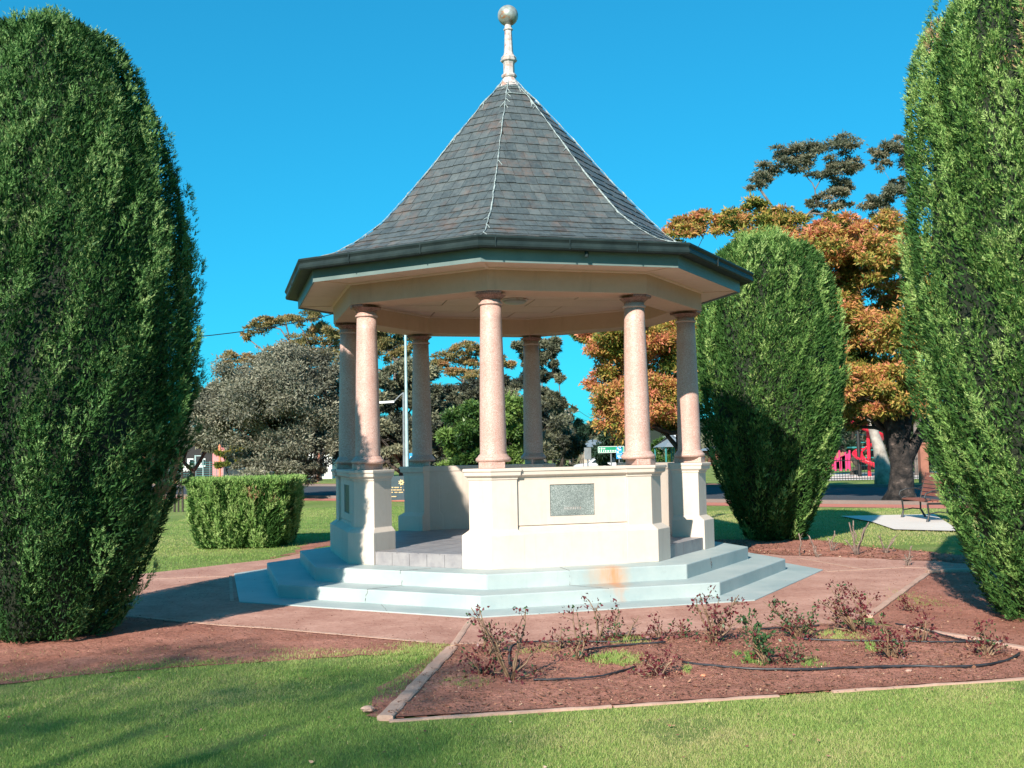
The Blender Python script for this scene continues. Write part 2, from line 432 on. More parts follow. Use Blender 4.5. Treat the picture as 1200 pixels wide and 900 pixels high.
def tag(o, label=None, cat=None, group=None, kind=None):
    if label: o['label'] = label
    if cat: o['category'] = cat
    if group: o['group'] = group
    if kind: o['kind'] = kind
    return o
def empty(name, loc, label=None, cat=None, group=None):
    o = bpy.data.objects.new(name, None)
    o.empty_display_size = 0.3
    C.objects.link(o)
    o.location = loc
    WORLD[o.name] = tuple(loc)
    return tag(o, label, cat, group)
def bevel(o, w=0.01, seg=2):
    b = o.modifiers.new('bevel', 'BEVEL')
    b.width = w; b.segments = seg; b.limit_method = 'ANGLE'; b.angle_limit = math.radians(30)
    return o

def leaf_mesh(name, P, D, N, L, W, tint, mat, parent=None, kind4=False):
    """P base points, D unit directions, N side vectors (unit), L lengths, W widths (arrays)."""
    n = len(P)
    off = np.array(WORLD[parent.name]) if parent is not None else np.zeros(3)
    P = P - off
    tip = P + D * L[:, None]
    mid = P + D * (L * 0.45)[:, None]
    if kind4:
        nrm = np.cross(D, N) * (W * 0.25)[:, None]
        V = np.stack([P, mid + N * W[:, None] / 2 + nrm, tip, mid - N * W[:, None] / 2 + nrm], 1).reshape(-1, 3)
        k = 4
    else:
        V = np.stack([P + N * W[:, None] / 2, tip, P - N * W[:, None] / 2], 1).reshape(-1, 3)
        k = 3
    me = bpy.data.meshes.new(name)
    me.vertices.add(n * k); me.loops.add(n * k); me.polygons.add(n)
    me.vertices.foreach_set('co', V.astype(np.float32).ravel())
    me.loops.foreach_set('vertex_index', np.arange(n * k, dtype=np.int32))
    me.polygons.foreach_set('loop_start', (np.arange(n) * k).astype(np.int32))
    me.polygons.foreach_set('loop_total', np.full(n, k, dtype=np.int32))
    a = me.attributes.new('tint', 'FLOAT', 'POINT')
    a.data.foreach_set('value', np.repeat(np.clip(tint, 0, 1), k).astype(np.float32))
    me.materials.append(mat)
    me.update(calc_edges=True)
    o = bpy.data.objects.new(name, me)
    C.objects.link(o)
    if parent is not None:
        o.parent = parent
        WORLD[o.name] = tuple(off)
    else:
        WORLD[o.name] = (0, 0, 0)
    return o
def unit(a):
    return a / np.maximum(np.linalg.norm(a, axis=-1, keepdims=True), 1e-9)
def rand_side(D):
    R = rng.normal(size=D.shape)
    return unit(np.cross(D, R))

# smooth value noise for numpy (sum of sines)
_sk = rng.normal(size=(6, 3)); _sp = rng.uniform(0, 6.28, 6)
def snoise(P, f):
    return sum(np.sin(P @ (_sk[i] * f) + _sp[i]) for i in range(6)) / 3.0

# ================================================================== GROUND
def ragged(pts, step=0.12, amp=0.03, seed=1):
    r = random.Random(seed)
    out = []
    n = len(pts)
    for i in range(n):
        a, b = pts[i], pts[(i + 1) % n]
        L = math.hypot(b[0] - a[0], b[1] - a[1])
        k = max(1, min(80, int(L / step)))
        nx, ny = -(b[1] - a[1]) / max(L, 1e-6), (b[0] - a[0]) / max(L, 1e-6)
        for j in range(k):
            t = j / k
            d = (r.uniform(-amp, amp) + amp * 1.3 * math.sin((i * 7 + t * L) * 3.1 + seed)) if j else 0
            out.append((a[0] + (b[0] - a[0]) * t + nx * d, a[1] + (b[1] - a[1]) * t + ny * d))
    return out
def sheet(name, pts, z, mat):
    from mathutils.geometry import tessellate_polygon
    v3 = [Vector((p[0], p[1], 0)) for p in pts]
    tris = tessellate_polygon([v3])
    fs = []
    for t in tris:
        a, b, c = (v3[i] for i in t)
        fs.append(t if (b - a).cross(c - a).z > 0 else (t[0], t[2], t[1]))
    return tag(link_mesh(name, [(p[0], p[1], z) for p in pts], fs, mat), kind='structure')
def G(pts):
    return [gp(x, y)[:2] for x, y in pts]
sheet('ground', [(-900, -60), (900, -60), (900, 1800), (-900, 1800)], 0.0, M['lawn'])

PATH = G([(-60, 700), (0, 692), (170, 673), (320, 656), (392, 641), (560, 632), (840, 640), (890, 649), (933, 651), (1083, 657), (1140, 661), (1150, 672), (1085, 672), (1020, 722),
          (980, 732), (880, 737), (740, 745), (620, 753), (541, 756), (533, 757), (499, 755), (400, 746), (320, 739), (259, 735), (152, 725), (-60, 716)])
sheet('paved_path', PATH, 0.012, M['paving'])
SOIL1 = G([(-60, 712), (152, 722), (259, 733), (320, 737), (400, 744), (499, 753), (535, 755), (520, 775), (452, 843), (428, 840), (436, 818), (478, 788), (503, 764), (420, 768), (300, 777), (200, 783), (100, 791), (0, 803), (-120, 818)])
sheet('soil_strip', ragged(SOIL1, 0.12, 0.04, 3), 0.006, M['soil'])
BED = G([(533, 758), (541, 757), (620, 754), (740, 746), (880, 738), (980, 733), (1050, 736), (1200, 763), (1330, 787), (1200, 796), (910, 816), (700, 830), (450, 844)])
sheet('rose_bed_soil', BED, 0.018, M['soil'])
SOIL2 = G([(1020, 723), (1085, 673), (1125, 668), (1300, 690), (1420, 760), (1330, 790), (1200, 764), (1050, 737)])
sheet('side_soil', ragged(SOIL2, 0.15, 0.04, 5), 0.008, M['soil'])
SOIL3 = G([(840, 640), (890, 650), (933, 652), (1083, 658), (1150, 662), (1165, 655), (1100, 650), (1050, 645), (990, 640), (960, 634), (870, 634), (835, 634)])
sheet('back_soil', ragged(SOIL3, 0.15, 0.06, 6), 0.020, M['soil'])
SOIL4 = G([(318, 655), (392, 639), (392, 631), (362, 638), (345, 645)])
sheet('hedge_soil', ragged(SOIL4, 0.2, 0.08, 8), 0.0055, M['soil'])
sheet('pale_concrete_pad', G([(985, 606), (1095, 604), (1125, 624), (1048, 622), (1022, 613)]), 0.03, M['pad'])

# road runs obliquely across the back; the footpath follows its near kerb on the right
ra, rb = np.array([-14.5, 47.2]), np.array([9.6, 30.4])
rdir = (rb - ra) / np.linalg.norm(rb - ra); rn = np.array([-rdir[1], rdir[0]])
rn = rn if rn[1] > 0 else -rn
def strip(name, d0, d1, z, mat, s0=-60, s1=70):
    p = [ra + rdir * s0 + rn * d0, ra + rdir * s1 + rn * d0, ra + rdir * s1 + rn * d1, ra + rdir * s0 + rn * d1]
    return sheet(name, [tuple(q) for q in p], z, mat)
strip('road', 0, 12.5, 0.004, M['road'])
strip('red_footpath', -1.9, -0.3, 0.008, M['redpath'])
strip('far_footpath', 13.2, 16.5, 0.008, M['redpath'], -60, 20)
for d0, d1 in ((-0.28, 0.0), (12.5, 12.8)):
    k = MB()
    p = [ra + rdir * -60 + rn * d0, ra + rdir * 70 + rn * d0, ra + rdir * 70 + rn * d1, ra + rdir * -60 + rn * d1]
    k.poly([tuple(q) for q in p], -0.02, 0.11)
    tag(k.build('kerb', M['kerb']), kind='structure')

def soil_h(x, y):
    P = np.stack([x, y, 0 * x], 1)
    return .006 + .006 * snoise(P, 5) + .005 * snoise(P, 17) + .005 * np.abs(snoise(P, 47)) + .003 * snoise(P, 90)
def inside(px, py, poly):
    poly = np.array(poly); r = np.zeros(len(px), bool); j = len(poly) - 1
    for i in range(len(poly)):
        xi, yi = poly[i]; xj, yj = poly[j]
        c = ((yi > py) != (yj > py)) & (px < (xj - xi) * (py - yi) / (yj - yi + 1e-12) + xi)
        r ^= c; j = i
    return r
def rough_sheet(name, poly, z, step, mat, amp=1.0, x0=None, x1=None):
    a = np.array(poly); lo, hi = a.min(0), a.max(0)
    if x0 is not None: lo[0] = max(lo[0], x0); hi[0] = min(hi[0], x1)
    nx, ny = int((hi[0] - lo[0]) / step) + 2, int((hi[1] - lo[1]) / step) + 2
    X, Y = np.meshgrid(lo[0] + np.arange(nx) * step, lo[1] + np.arange(ny) * step, indexing='ij')
    X = X.ravel() ; Y = Y.ravel()
    ins = inside(X, Y, poly)
    de = np.full(len(X), 9.)
    for i_ in range(len(poly)):
        p_, q_ = np.array(poly[i_]), np.array(poly[(i_ + 1) % len(poly)]); d_ = q_ - p_
        t_ = np.clip(((X - p_[0]) * d_[0] + (Y - p_[1]) * d_[1]) / max(d_ @ d_, 1e-9), 0, 1)
        de = np.minimum(de, np.hypot(X - p_[0] - d_[0] * t_, Y - p_[1] - d_[1] * t_))
    Z = z + soil_h(X, Y) * amp * np.clip((de - step) / .18, 0, 1) - .012 * np.clip(1 - de / (step * 1.6), 0, 1)
    ii = np.arange(nx * ny).reshape(nx, ny)
    q = np.stack([ii[:-1, :-1], ii[1:, :-1], ii[1:, 1:], ii[:-1, 1:]], -1).reshape(-1, 4)
    q = q[ins[q].all(1)]
    used = np.unique(q); rm = -np.ones(nx * ny, int); rm[used] = np.arange(len(used))
    V = np.stack([X, Y, Z], 1)[used]; q = rm[q]
    me = bpy.data.meshes.new(name)
    me.vertices.add(len(V)); me.loops.add(q.size); me.polygons.add(len(q))
    me.vertices.foreach_set('co', V.astype(np.float32).ravel()); me.loops.foreach_set('vertex_index', q.astype(np.int32).ravel())
    me.polygons.foreach_set('loop_start', (np.arange(len(q)) * 4).astype(np.int32)); me.polygons.foreach_set('loop_total', np.full(len(q), 4, np.int32))
    me.polygons.foreach_set('use_smooth', np.ones(len(q), bool))
    me.materials.append(mat); me.update(calc_edges=True)
    o = bpy.data.objects.new(name, me); C.objects.link(o); WORLD[o.name] = (0, 0, 0)
    return tag(o, kind='structure')
rough_sheet('soil_surface', BED, .016, .02, M['soil'])
rough_sheet('soil_surface', SOIL1, .004, .022, M['soil'], .8, -4.6, 1)
rough_sheet('soil_surface', SOIL2, .006, .03, M['soil'], .8)
rough_sheet('soil_surface', SOIL3, .018, .04, M['soil'], 1.6)

# concrete edging strips
def edging(name, pa, pb, w, h, z0=0.0, label=None, seed=0, wob=0.006):
    a, b = Vector(gp(*pa)[:2]), Vector(gp(*pb)[:2])
    d = b - a; L = d.length; d.normalize(); n = Vector((-d.y, d.x))
    r = random.Random(seed); k = max(2, int(L / 0.12)); mb = MB()
    vs = []
    for i in range(k + 1):
        p = a + d * L * i / k
        o1, o2 = r.uniform(-wob, wob), r.uniform(-wob, wob); hz = h + r.uniform(-wob, wob) * 0.6
        for q, z in ((p - n * (w / 2 + o1), z0 - 0.05), (p - n * (w / 2 + o1), z0 + hz * 0.8), (p - n * (w / 2 - 0.012 + o1), z0 + hz), (p + n * (w / 2 - 0.012 + o2), z0 + hz), (p + n * (w / 2 + o2), z0 + hz * 0.8), (p + n * (w / 2 + o2), z0 - 0.05)):
            vs.append((q.x, q.y, z))
    fs = []
    for i in range(k):
        for j in range(6):
            A = i * 6 + j; B = i * 6 + (j + 1) % 6
            fs.append((A, A + 6, B + 6, B))
    fs.append((0, 1, 2, 3, 4, 5)); fs.append(tuple(k * 6 + j for j in reversed(range(6))))
    mb.add(vs, fs)
    o = mb.build(name, M['edging'])
    return tag(o, label, 'edging', 'concrete edging strips around the rose bed')
edging('garden_edging', (452, 845), (530, 762), 0.10, 0.034, label='thick concrete edging beam between the lawn and the left end of the rose bed', seed=1)
edging('garden_edging', (531, 759), (553, 726), 0.055, 0.022, label='narrow concrete strip crossing the path from the rose bed to the blue slab', seed=2, wob=0.003)
edging('garden_edging', (456, 846), (716, 829), 0.042, 0.014, label='chipped edging length along the front lawn starting at the left corner of the bed', seed=3)
edging('garden_edging', (719, 829), (912, 816), 0.042, 0.013, label='middle length of chipped edging along the front of the rose bed, ending at a gap', seed=4)
edging('garden_edging', (975, 811.5), (1290, 790), 0.042, 0.013, label='right hand length of edging between the front lawn and the rose bed', seed=5)
edging('garden_edging', (1018, 724), (1086, 674), 0.07, 0.03, label='concrete edging running back from the rose bed to the right hand cypress shade', seed=6)
edging('garden_edging', (1062, 738), (1290, 781), 0.08, 0.04, label='sunlit reddish edging at the back right of the rose bed beside the big cypress', seed=7)
edging('garden_edging', (538, 757), (640, 753), 0.035, 0.024, label='thin edging between the path and the back left of the rose bed', seed=8)
edging('garden_edging', (1086, 672), (1190, 669), 0.08, 0.05, label='concrete edging length in the shade under the right hand cypress', seed=9)
# flush pale joints in the paving
def seam(pts, w, z, seed=0):
    mb = MB(); r = random.Random(seed)
    P = [Vector(gp(*p)[:2]) for p in pts]
    for a, b in zip(P[:-1], P[1:]):
        d = (b - a); L = d.length; d.normalize(); n = Vector((-d.y, d.x)) * w / 2
        mb.poly([a - n, b - n, b + n, a + n], z - 0.004, z)
    return tag(mb.build('paving_joint', M['edging']), kind='structure')
seam([(0, 701), (165, 680), (277, 676)], 0.05, 0.0165)
seam([(152, 723.5), (259, 734), (320, 738), (499, 754)], 0.05, 0.0165)
seam([(968, 671), (1060, 666), (1130, 668)], 0.07, 0.0165)
seam([(935, 655), (1010, 668)], 0.05, 0.0172)
seam([(270, 676), (272, 706)], 0.04, 0.0165)

# ================================================================== ROTUNDA
CX, CY = 0.0432, 14.4115
TH = -1.6884
Q = math.pi / 4
cA = math.cos(math.pi / 8)
rot = empty('garden_rotunda', (CX, CY, 0), 'octagonal cream and pink rotunda with slate spire roof on blue steps', 'rotunda')
def vert(k, R):
    t = TH + k * Q
    return (CX + R * math.cos(t), CY + R * math.sin(t))
def octo(R):
    return [vert(k, R) for k in range(8)]
# steps
def octprism(name, R, z0, z1, mat, bw=0.008, jit=0):
    mb = MB(); mb.poly(octo(R), z0, z1)
    return bevel(mb.build(name, mat, rot), bw, 2)
octprism('apron_slab', 3.98, -0.05, 0.024, M['step'], 0.005)
octprism('step', 3.509, 0.0, 0.167, M['step'], 0.012)
octprism('step', 3.036, 0.10, 0.328, M['step'], 0.012)
# cracks in the steps: thin dark lines standing in the paint
def crack_line(pts, w, seed):
    r = random.Random(seed); mb = MB()
    for a, b in zip(pts[:-1], pts[1:]):
        a = Vector(a); b = Vector(b); k = 7; last = a
        for i in range(1, k + 1):
            p = a.lerp(b, i / k) + Vector([r.uniform(-1, 1) * 0.010 * (i < k) for _ in range(3)]) * 0.8
            p.z = a.lerp(b, i / k).z if abs(a.z - b.z) < 0.02 else p.z
            mb.tube([last, p], w * r.uniform(0.6, 1.2), 4)
            last = p
    return mb.build('crack', M['crack'], rot)
def face_pt(k, s, R, z, out=0.0):
    a = Vector(vert(k, R)); b = Vector(vert(k + 1, R))
    t = TH + (k + 0.5) * Q
    p = a.lerp(b, s)
    return (p.x + out * math.cos(t), p.y + out * math.sin(t), z)
# on the face between D and F (k=0): one crack, on the face between B and D (k=-1): another
crack_line([face_pt(0, .39, 2.66, .3285), face_pt(0, .40, 3.034, .3285), face_pt(0, .40, 3.036, .167, .0005), face_pt(0, .52, 3.507, .1675), face_pt(0, .53, 3.509, .02, .0005)], 0.0028, 1)
crack_line([face_pt(-1, .62, 2.7, .3285), face_pt(-1, .52, 3.034, .3285), face_pt(-1, .53, 3.036, .167, .0005), face_pt(-1, .47, 3.507, .1675), face_pt(-1, .46, 3.509, .02, .0005)], 0.0028, 2)
crack_line([face_pt(-1, .55, 3.55, .0245), face_pt(-1, .66, 3.97, .0245)], 0.002, 3)
crack_line([face_pt(1, .35, 3.036, .325, .0005), face_pt(1, .36, 3.036, .2, .0005)], 0.004, 4)

# pedestals (bent piers at the eight corners) ---------------------------------
def chevron(k, ao, leg, ai):
    """outline of a bent pier: outer apothem ao, leg length along each side, inner apothem ai"""
    Ro, Ri = ao / cA, ai / cA
    O = Vector(vert(k, Ro)); I = Vector(vert(k, Ri))
    out = []
    tR = (Vector(vert(k + 1, Ro)) - O).normalized(); tL = (Vector(vert(k - 1, Ro)) - O).normalized()
    def nrm(s):
        t = TH + (k + s) * Q
        return Vector((math.cos(t), math.sin(t)))
    d = ao - ai
    pL = O + tL * leg; pR = O + tR * leg
    return [pL, O, pR, pR - nrm(.5) * d, I, pL - nrm(-.5) * d]
def loft(mb, layers):
    n = len(layers[0][1])
    base = len(mb.v)
    for z, poly in layers:
        for p in poly:
            mb.v.append((p[0], p[1], z)); mb.t.append(0.5)
    for i in range(len(layers) - 1):
        for k in range(n):
            a = base + i * n + k; b = base + i * n + (k + 1) % n
            mb.f.append((a, b, b + n, a + n))
    mb.f.append(tuple(base + k for k in reversed(range(n))))
    mb.f.append(tuple(base + (len(layers) - 1) * n + k for k in range(n)))
AB, AS, AI = 2.406, 2.325, 1.965
PROF = [(.33, AB, .385), (.70, AB, .385), (.755, AS, .30), (1.312, AS, .30), (1.318, AS + .012, .312), (1.335, AS + .012, .312), (1.345, AS + .022, .322), (1.358, AS + .048, .348),
        (1.365, AS + .052, .352), (1.403, AS + .055, .355), (1.408, AS + .068, .368), (1.436, AS + .068, .368), (1.442, AS + .060, .36)]
for k in range(8):
    mb = MB()
    loft(mb, [(z - (0.002 if i == 0 else 0), chevron(k, ao, leg, AI if z < 1.36 else AI - .012)) for i, (z, ao, leg) in enumerate(PROF)])
    bevel(mb.build('pedestal', M['cream'], rot), 0.004, 1)
    # plinth of pink stone under the column
    pl = MB()
    loft(pl, [(1.443, chevron(k, 2.137 + .185, .165, 2.137 - .185)), (1.515, chevron(k, 2.137 + .185, .165, 2.137 - .185))])
    c = vert(k, 2.3133)
    col = MB()
    H0, H1 = 1.60, 3.315
    pr = [(.155, H0 - .012)] + [(.152 - .032 * (t ** 1.5), H0 + (H1 - H0) * t) for t in [i / 10 for i in range(11)]]
    col.lathe(c, pr, 40)
    shaft = col.build('column', M['pink'], rot, smooth=True)
    bevel(pl.build('plinth', M['pink'], shaft), 0.005, 1)
    bs = MB()
    bs.lathe(c, [(.178, 1.512), (.196, 1.522), (.204, 1.538), (.200, 1.556), (.186, 1.568), (.178, 1.574), (.176, 1.582), (.170, 1.590), (.160, 1.598), (.154, 1.606)], 40)
    bs.build('column_base', M['pink'], shaft, smooth=True)
    cp = MB()
    cp.lathe(c, [(.120, 3.305), (.137, 3.312), (.141, 3.322), (.137, 3.332), (.121, 3.338), (.119, 3.365)], 40)
    cp.build('neck_ring', M['pink'], shaft, smooth=True)
    ct = MB()
    ct.lathe(c, [(.118, 3.362), (.121, 3.374), (.134, 3.380), (.137, 3.387), (.146, 3.396), (.168, 3.412), (.176, 3.418)], 32)
    loft(ct, [(3.416, chevron(k, 2.137 + .178, .15, 2.137 - .178)), (3.434, chevron(k, 2.137 + .19, .16, 2.137 - .19)), (3.4535, chevron(k, 2.137 + .19, .16, 2.137 - .19))])
    ct.build('capital', M['capital'], shaft)

# parapet walls in four bays ---------------------------------------------------
WALLBAYS = (0, 2, 4, 6)
for k in WALLBAYS:
    # local frame: u along the side, w outward
    t = TH + (k + .5) * Q
    n = Vector((math.cos(t), math.sin(t))); u = Vector((-math.sin(t), math.cos(t)))
    c0 = Vector((CX, CY))
    half = AB * math.tan(math.pi / 8)
    def P(s, w):
        q = c0 + n * w + u * s
        return (q.x, q.y)
    def bar(mb, s0, s1, w0, w1, z0, z1):
        mb.quadbox([(*P(s0, w0), z0), (*P(s1, w0), z0), (*P(s1, w1), z0), (*P(s0, w1), z0)], [(*P(s0, w0), z1), (*P(s1, w0), z1), (*P(s1, w1), z1), (*P(s0, w1), z1)])
    L = half - .37
    mb = MB()
    def lay(z, w, s=L, wi=AI + .004):
        return (z, [Vector(P(-s, w)), Vector(P(-s, wi)), Vector(P(s, wi)), Vector(P(s, w))])
    prof = [(.328, AB - .002), (.70, AB - .002), (.752, AS - .030), (.765, AS - .030), (.800, AS - .055), (1.30, AS - .055), (1.312, AS - .032), (1.325, AS - .030), (1.336, AS - .030), (1.345, AS - .008), (1.358, AS + .016), (1.365, AS + .022),
            (1.403, AS + .026), (1.408, AS + .038), (1.434, AS + .038), (1.4395, AS + .030)]
    Lw = L + .085
    # walls between the bases
    lays = []
    for z, w in prof:
        q = lay(z, w, Lw + (0.02 if z > .76 else 0), AI + .004 if z < 1.36 else AI - .008)
        lays.append((q[0], list(reversed(q[1]))))
    loft(mb, lays)
    wall = mb.build('parapet_wall', M['cream'], rot)
    if k in (0, 6):
        # inset tablet with a raised surround
        s0, s1 = (-.36, .20) if k == 0 else (-.28, .28)
        s0, s1, z0, z1 = (-.27, .27, .885, 1.245)
        fr = MB()
        w0, w1 = AS - .0545, AS - .030
        ll = L + .06
        bar(fr, -ll, s0, w0, w1, .795, 1.31); bar(fr, s1, ll, w0, w1, .795, 1.31)
        bar(fr, s0, s1, w0, w1, .795, z0); bar(fr, s0, s1, w0, w1, z1, 1.31)
        fr.build('wall_face', M['cream'], wall)
        tb = MB(); bar(tb, s0 + .004, s1 - .004, w0, w0 + .012, z0 + .004, z1 - .004)
        tab = tag(tb.build('granite_tablet', M['granite'] if k == 0 else M['darkgranite'], wall))
        if k == 0:
            lt = MB(); r = random.Random(4)
            for zz, a0, a1 in ((.955, -.10, .10),):
                s = a0
                while s < a1:
                    w = r.uniform(.008, .014)
                    bar(lt, s, s + w * .5, w0 + .012, w0 + .0135, zz, zz + .03)
                    s += w + .009
            lt.build('worn_inscription', M['finial'], tab)

# floor of square tiles and tiled risers in the four openings ---------------------
FZ = 0.482
mb = MB(); mb.poly(octo(2.36 / cA), .329, FZ - .012)
mb.build('floor_bed', M['crack'], rot)
def clip_poly(poly, R):
    ap = R
    for k in range(8):
        t = TH + (k + .5) * Q
        nx, ny = math.cos(t), math.sin(t)
        out = []
        for i in range(len(poly)):
            a, b = poly[i], poly[(i + 1) % len(poly)]
            da = (a[0] - CX) * nx + (a[1] - CY) * ny - ap
            db = (b[0] - CX) * nx + (b[1] - CY) * ny - ap
            if da <= 0: out.append(a)
            if (da < 0) != (db < 0):
                f = da / (da - db)
                out.append((a[0] + (b[0] - a[0]) * f, a[1] + (b[1] - a[1]) * f))
        poly = out
        if len(poly) < 3: return []
    return poly
ts = 0.298
ang = TH - Q / 2
ux, uy = (math.cos(ang), math.sin(ang)), (-math.sin(ang), math.cos(ang))
for i in range(-9, 9):
    for j in range(-9, 9):
        g = .003
        q = [(i * ts + g, j * ts + g), ((i + 1) * ts - g, j * ts + g), ((i + 1) * ts - g, (j + 1) * ts - g), (i * ts + g, (j + 1) * ts - g)]
        pw = [(CX + a * ux[0] + b * uy[0], CY + a * ux[1] + b * uy[1]) for a, b in q]
        pw = clip_poly(pw, 2.385)
        if len(pw) < 3: continue
        area = abs(sum(pw[a][0] * pw[(a + 1) % len(pw)][1] - pw[(a + 1) % len(pw)][0] * pw[a][1] for a in range(len(pw)))) / 2
        if area < .004: continue
        mb = MB(); mb.poly(pw, FZ - .012, FZ + rnd.uniform(-.0008, .0008))
        mb.build('floor_tile', M['tile'], rot)
for k in (1, 3, 5, 7):
    t = TH + (k + .5) * Q
    n = Vector((math.cos(t), math.sin(t))); u = Vector((-math.sin(t), math.cos(t)))
    c0 = Vector((CX, CY)); half = AB * math.tan(math.pi / 8) - .388
    nt_ = 5; w = 2 * half / nt_
    for i in range(nt_):
        s0, s1 = -half + i * w + .0025, -half + (i + 1) * w - .0025
        mb = MB()
        q = [c0 + n * 2.361 + u * s0, c0 + n * 2.361 + u * s1, c0 + n * 2.384 + u * s1, c0 + n * 2.384 + u * s0]
        mb.poly([(p.x, p.y) for p in q], .329, FZ - .0125)
        mb.build('riser_tile', M['tile'], rot)

# beam, ceiling, soffit ---------------------------------------------------------
def ring(mb, prof, closed=True, k0=0, k1=8):
    """sweep a closed (apothem, z) profile round the octagon"""
    n = len(prof); base = len(mb.v); full = (k1 - k0 == 8)
    cnt = 8 if full else k1 - k0 + 1
    for k in range(k0, k0 + cnt):
        for a, z in prof:
            x, y = vert(k, a / cA)
            mb.v.append((x, y, z)); mb.t.append(.5)
    for i in range(8 if full else k1 - k0):
        for j in range(n if closed else n - 1):
            a = base + i * n + j; b = base + i * n + (j + 1) % n
            c = base + ((i + 1) % cnt) * n + (j + 1) % n; d = base + ((i + 1) % cnt) * n + j
            mb.f.append((a, d, c, b))
mb = MB(); ring(mb, [(2.34, 3.455), (2.34, 3.83), (1.94, 3.83), (1.94, 3.455)])
bevel(mb.build('ring_beam', M['beam'], rot), .006, 1)
mb = MB(); mb.poly(octo(1.935 / cA), 3.722, 3.77)
mb.build('ceiling_backing', M['crack'], rot)
# ceiling sheets with open joints
rows = [-1.95, -1.32, -.66, 0, .66, 1.32, 1.95]
for i in range(6):
    cols = [-1.95, -.35, .85, 1.95] if i % 2 == 0 else [-1.95, -.9, .3, 1.95]
    for a, b in zip(cols[:-1], cols[1:]):
        g = .008
        pw = [(CX + a + g, CY + rows[i] + g), (CX + b - g, CY + rows[i] + g), (CX + b - g, CY + rows[i + 1] - g), (CX + a + g, CY + rows[i + 1] - g)]
        a8 = math.radians(12)
        pw = [(CX + (x - CX) * math.cos(a8) - (y - CY) * math.sin(a8), CY + (x - CX) * math.sin(a8) + (y - CY) * math.cos(a8)) for x, y in pw]
        pw = clip_poly(pw, 1.932)
        if len(pw) < 3: continue
        mb = MB(); mb.poly(pw, 3.710, 3.7218); mb.build('ceiling_panel', M['ceiling'], rot)
mb = MB(); ring(mb, [(1.938, 3.690), (1.938, 3.709), (1.905, 3.709), (1.905, 3.700)])
mb.build('ceiling_trim', M['ceiling'], rot)
AF = 3.04 * cA
# soffit panels, two per side, with cover strips at the corners
for k in range(8):
    t = TH + (k + .5) * Q
    n = Vector((math.cos(t), math.sin(t))); u = Vector((-math.sin(t), math.cos(t))); c0 = Vector((CX, CY))
    w0, w1 = 2.343, AF - .012
    for s0, s1 in ((-1, -.12), (-.12, 1)):
        def sx(s, w):
            return s * w * math.tan(math.pi / 8)
        g = .004
        q = [c0 + n * w0 + u * (sx(s0, w0) + g), c0 + n * w0 + u * (sx(s1, w0) - g), c0 + n * w1 + u * (sx(s1, w1) - g), c0 + n * w1 + u * (sx(s0, w1) + g)]
        if s0 == -.12:
            q[0] = c0 + n * w0 + u * (-.12 + g); q[3] = c0 + n * w1 + u * (-.12 + g)
        else:
            q[1] = c0 + n * w0 + u * (-.12 - g); q[2] = c0 + n * w1 + u * (-.12 - g)
        mb = MB(); mb.poly([(p.x, p.y) for p in q], 3.712, 3.722); mb.build('soffit_panel', M['soffit'], rot)
    a = Vector(vert(k, 2.345 / cA)); b = Vector(vert(k, AF / cA - .015)); d = (b - a).normalized(); nn = Vector((-d.y, d.x)) * .02
    mb = MB(); mb.poly([a - nn, b - nn, b + nn, a + nn], 3.702, 3.7118); mb.build('soffit_strip', M['soffit'], rot)
mb = MB(); ring(mb, [(2.3405, 3.69), (2.3405, 3.711), (2.366, 3.711), (2.362, 3.70)]); mb.build('soffit_trim', M['soffit'], rot)
mb = MB(); mb.poly(octo((AF - .02) / cA), 3.86, 3.9); mb.build('roof_underside', M['crack'], rot)
mb = MB(); ring(mb, [(AF - .02, 3.695), (AF, 3.688), (AF + .003, 3.86), (AF - .02, 3.86)])
mb.build('fascia', M['fascia'], rot)
AG = 3.234 * cA
mb = MB(); ring(mb, [(AF + .006, 3.835), (AG - .045, 3.818), (AG - .025, 3.822), (AG - .012, 3.838), (AG - .010, 3.862), (AG - .020, 3.878), (AG - .022, 3.895), (AG - .012, 3.912), (AG - .002, 3.925), (AG, 3.940), (AG - .006, 3.948), (AG - .018, 3.946), (AG - .024, 3.930), (AG - .04, 3.905), (AG - .05, 3.86), (AF + .03, 3.86), (AF + .02, 3.93), (AF + .006, 3.93)])
gut = mb.build('gutter', M['gutter'], rot)
for k, ss in ((0, (.08, .42, .74)), (-1, (.3, .7)), (1, (.4,)), (-2, (.5,))):
    for s in ss:
        t = TH + (k + .5) * Q
        mb = MB()
        p = face_pt(k, s, AG / cA, 3.885, -.005)
        mb.box(p, (.010, .012, .125), t); mb.build('gutter_clip', M['gutter'], gut)
# outlet stub under the gutter and a small tab
p = face_pt(0, .51, AG / cA, 3.79, -.09)
mb = MB(); mb.tube([(p[0], p[1], 3.83), (p[0], p[1], 3.76)], .022, 10); mb.build('outlet', M['gutter'], gut)
# round ceiling lamp
mb = MB(); mb.lathe((CX + .02, CY), [(.175, 3.7095), (.178, 3.695), (.165, 3.688)], 32)
lp = mb.build('ceiling_lamp', M['finial'], rot, smooth=True)
mb = MB(); mb.lathe((CX + .02, CY), [(.160, 3.69), (.158, 3.672), (.135, 3.655), (.08, 3.645), (.02, 3.643)], 32)
mb.build('lamp_glass', M['lamp'], lp, smooth=True)

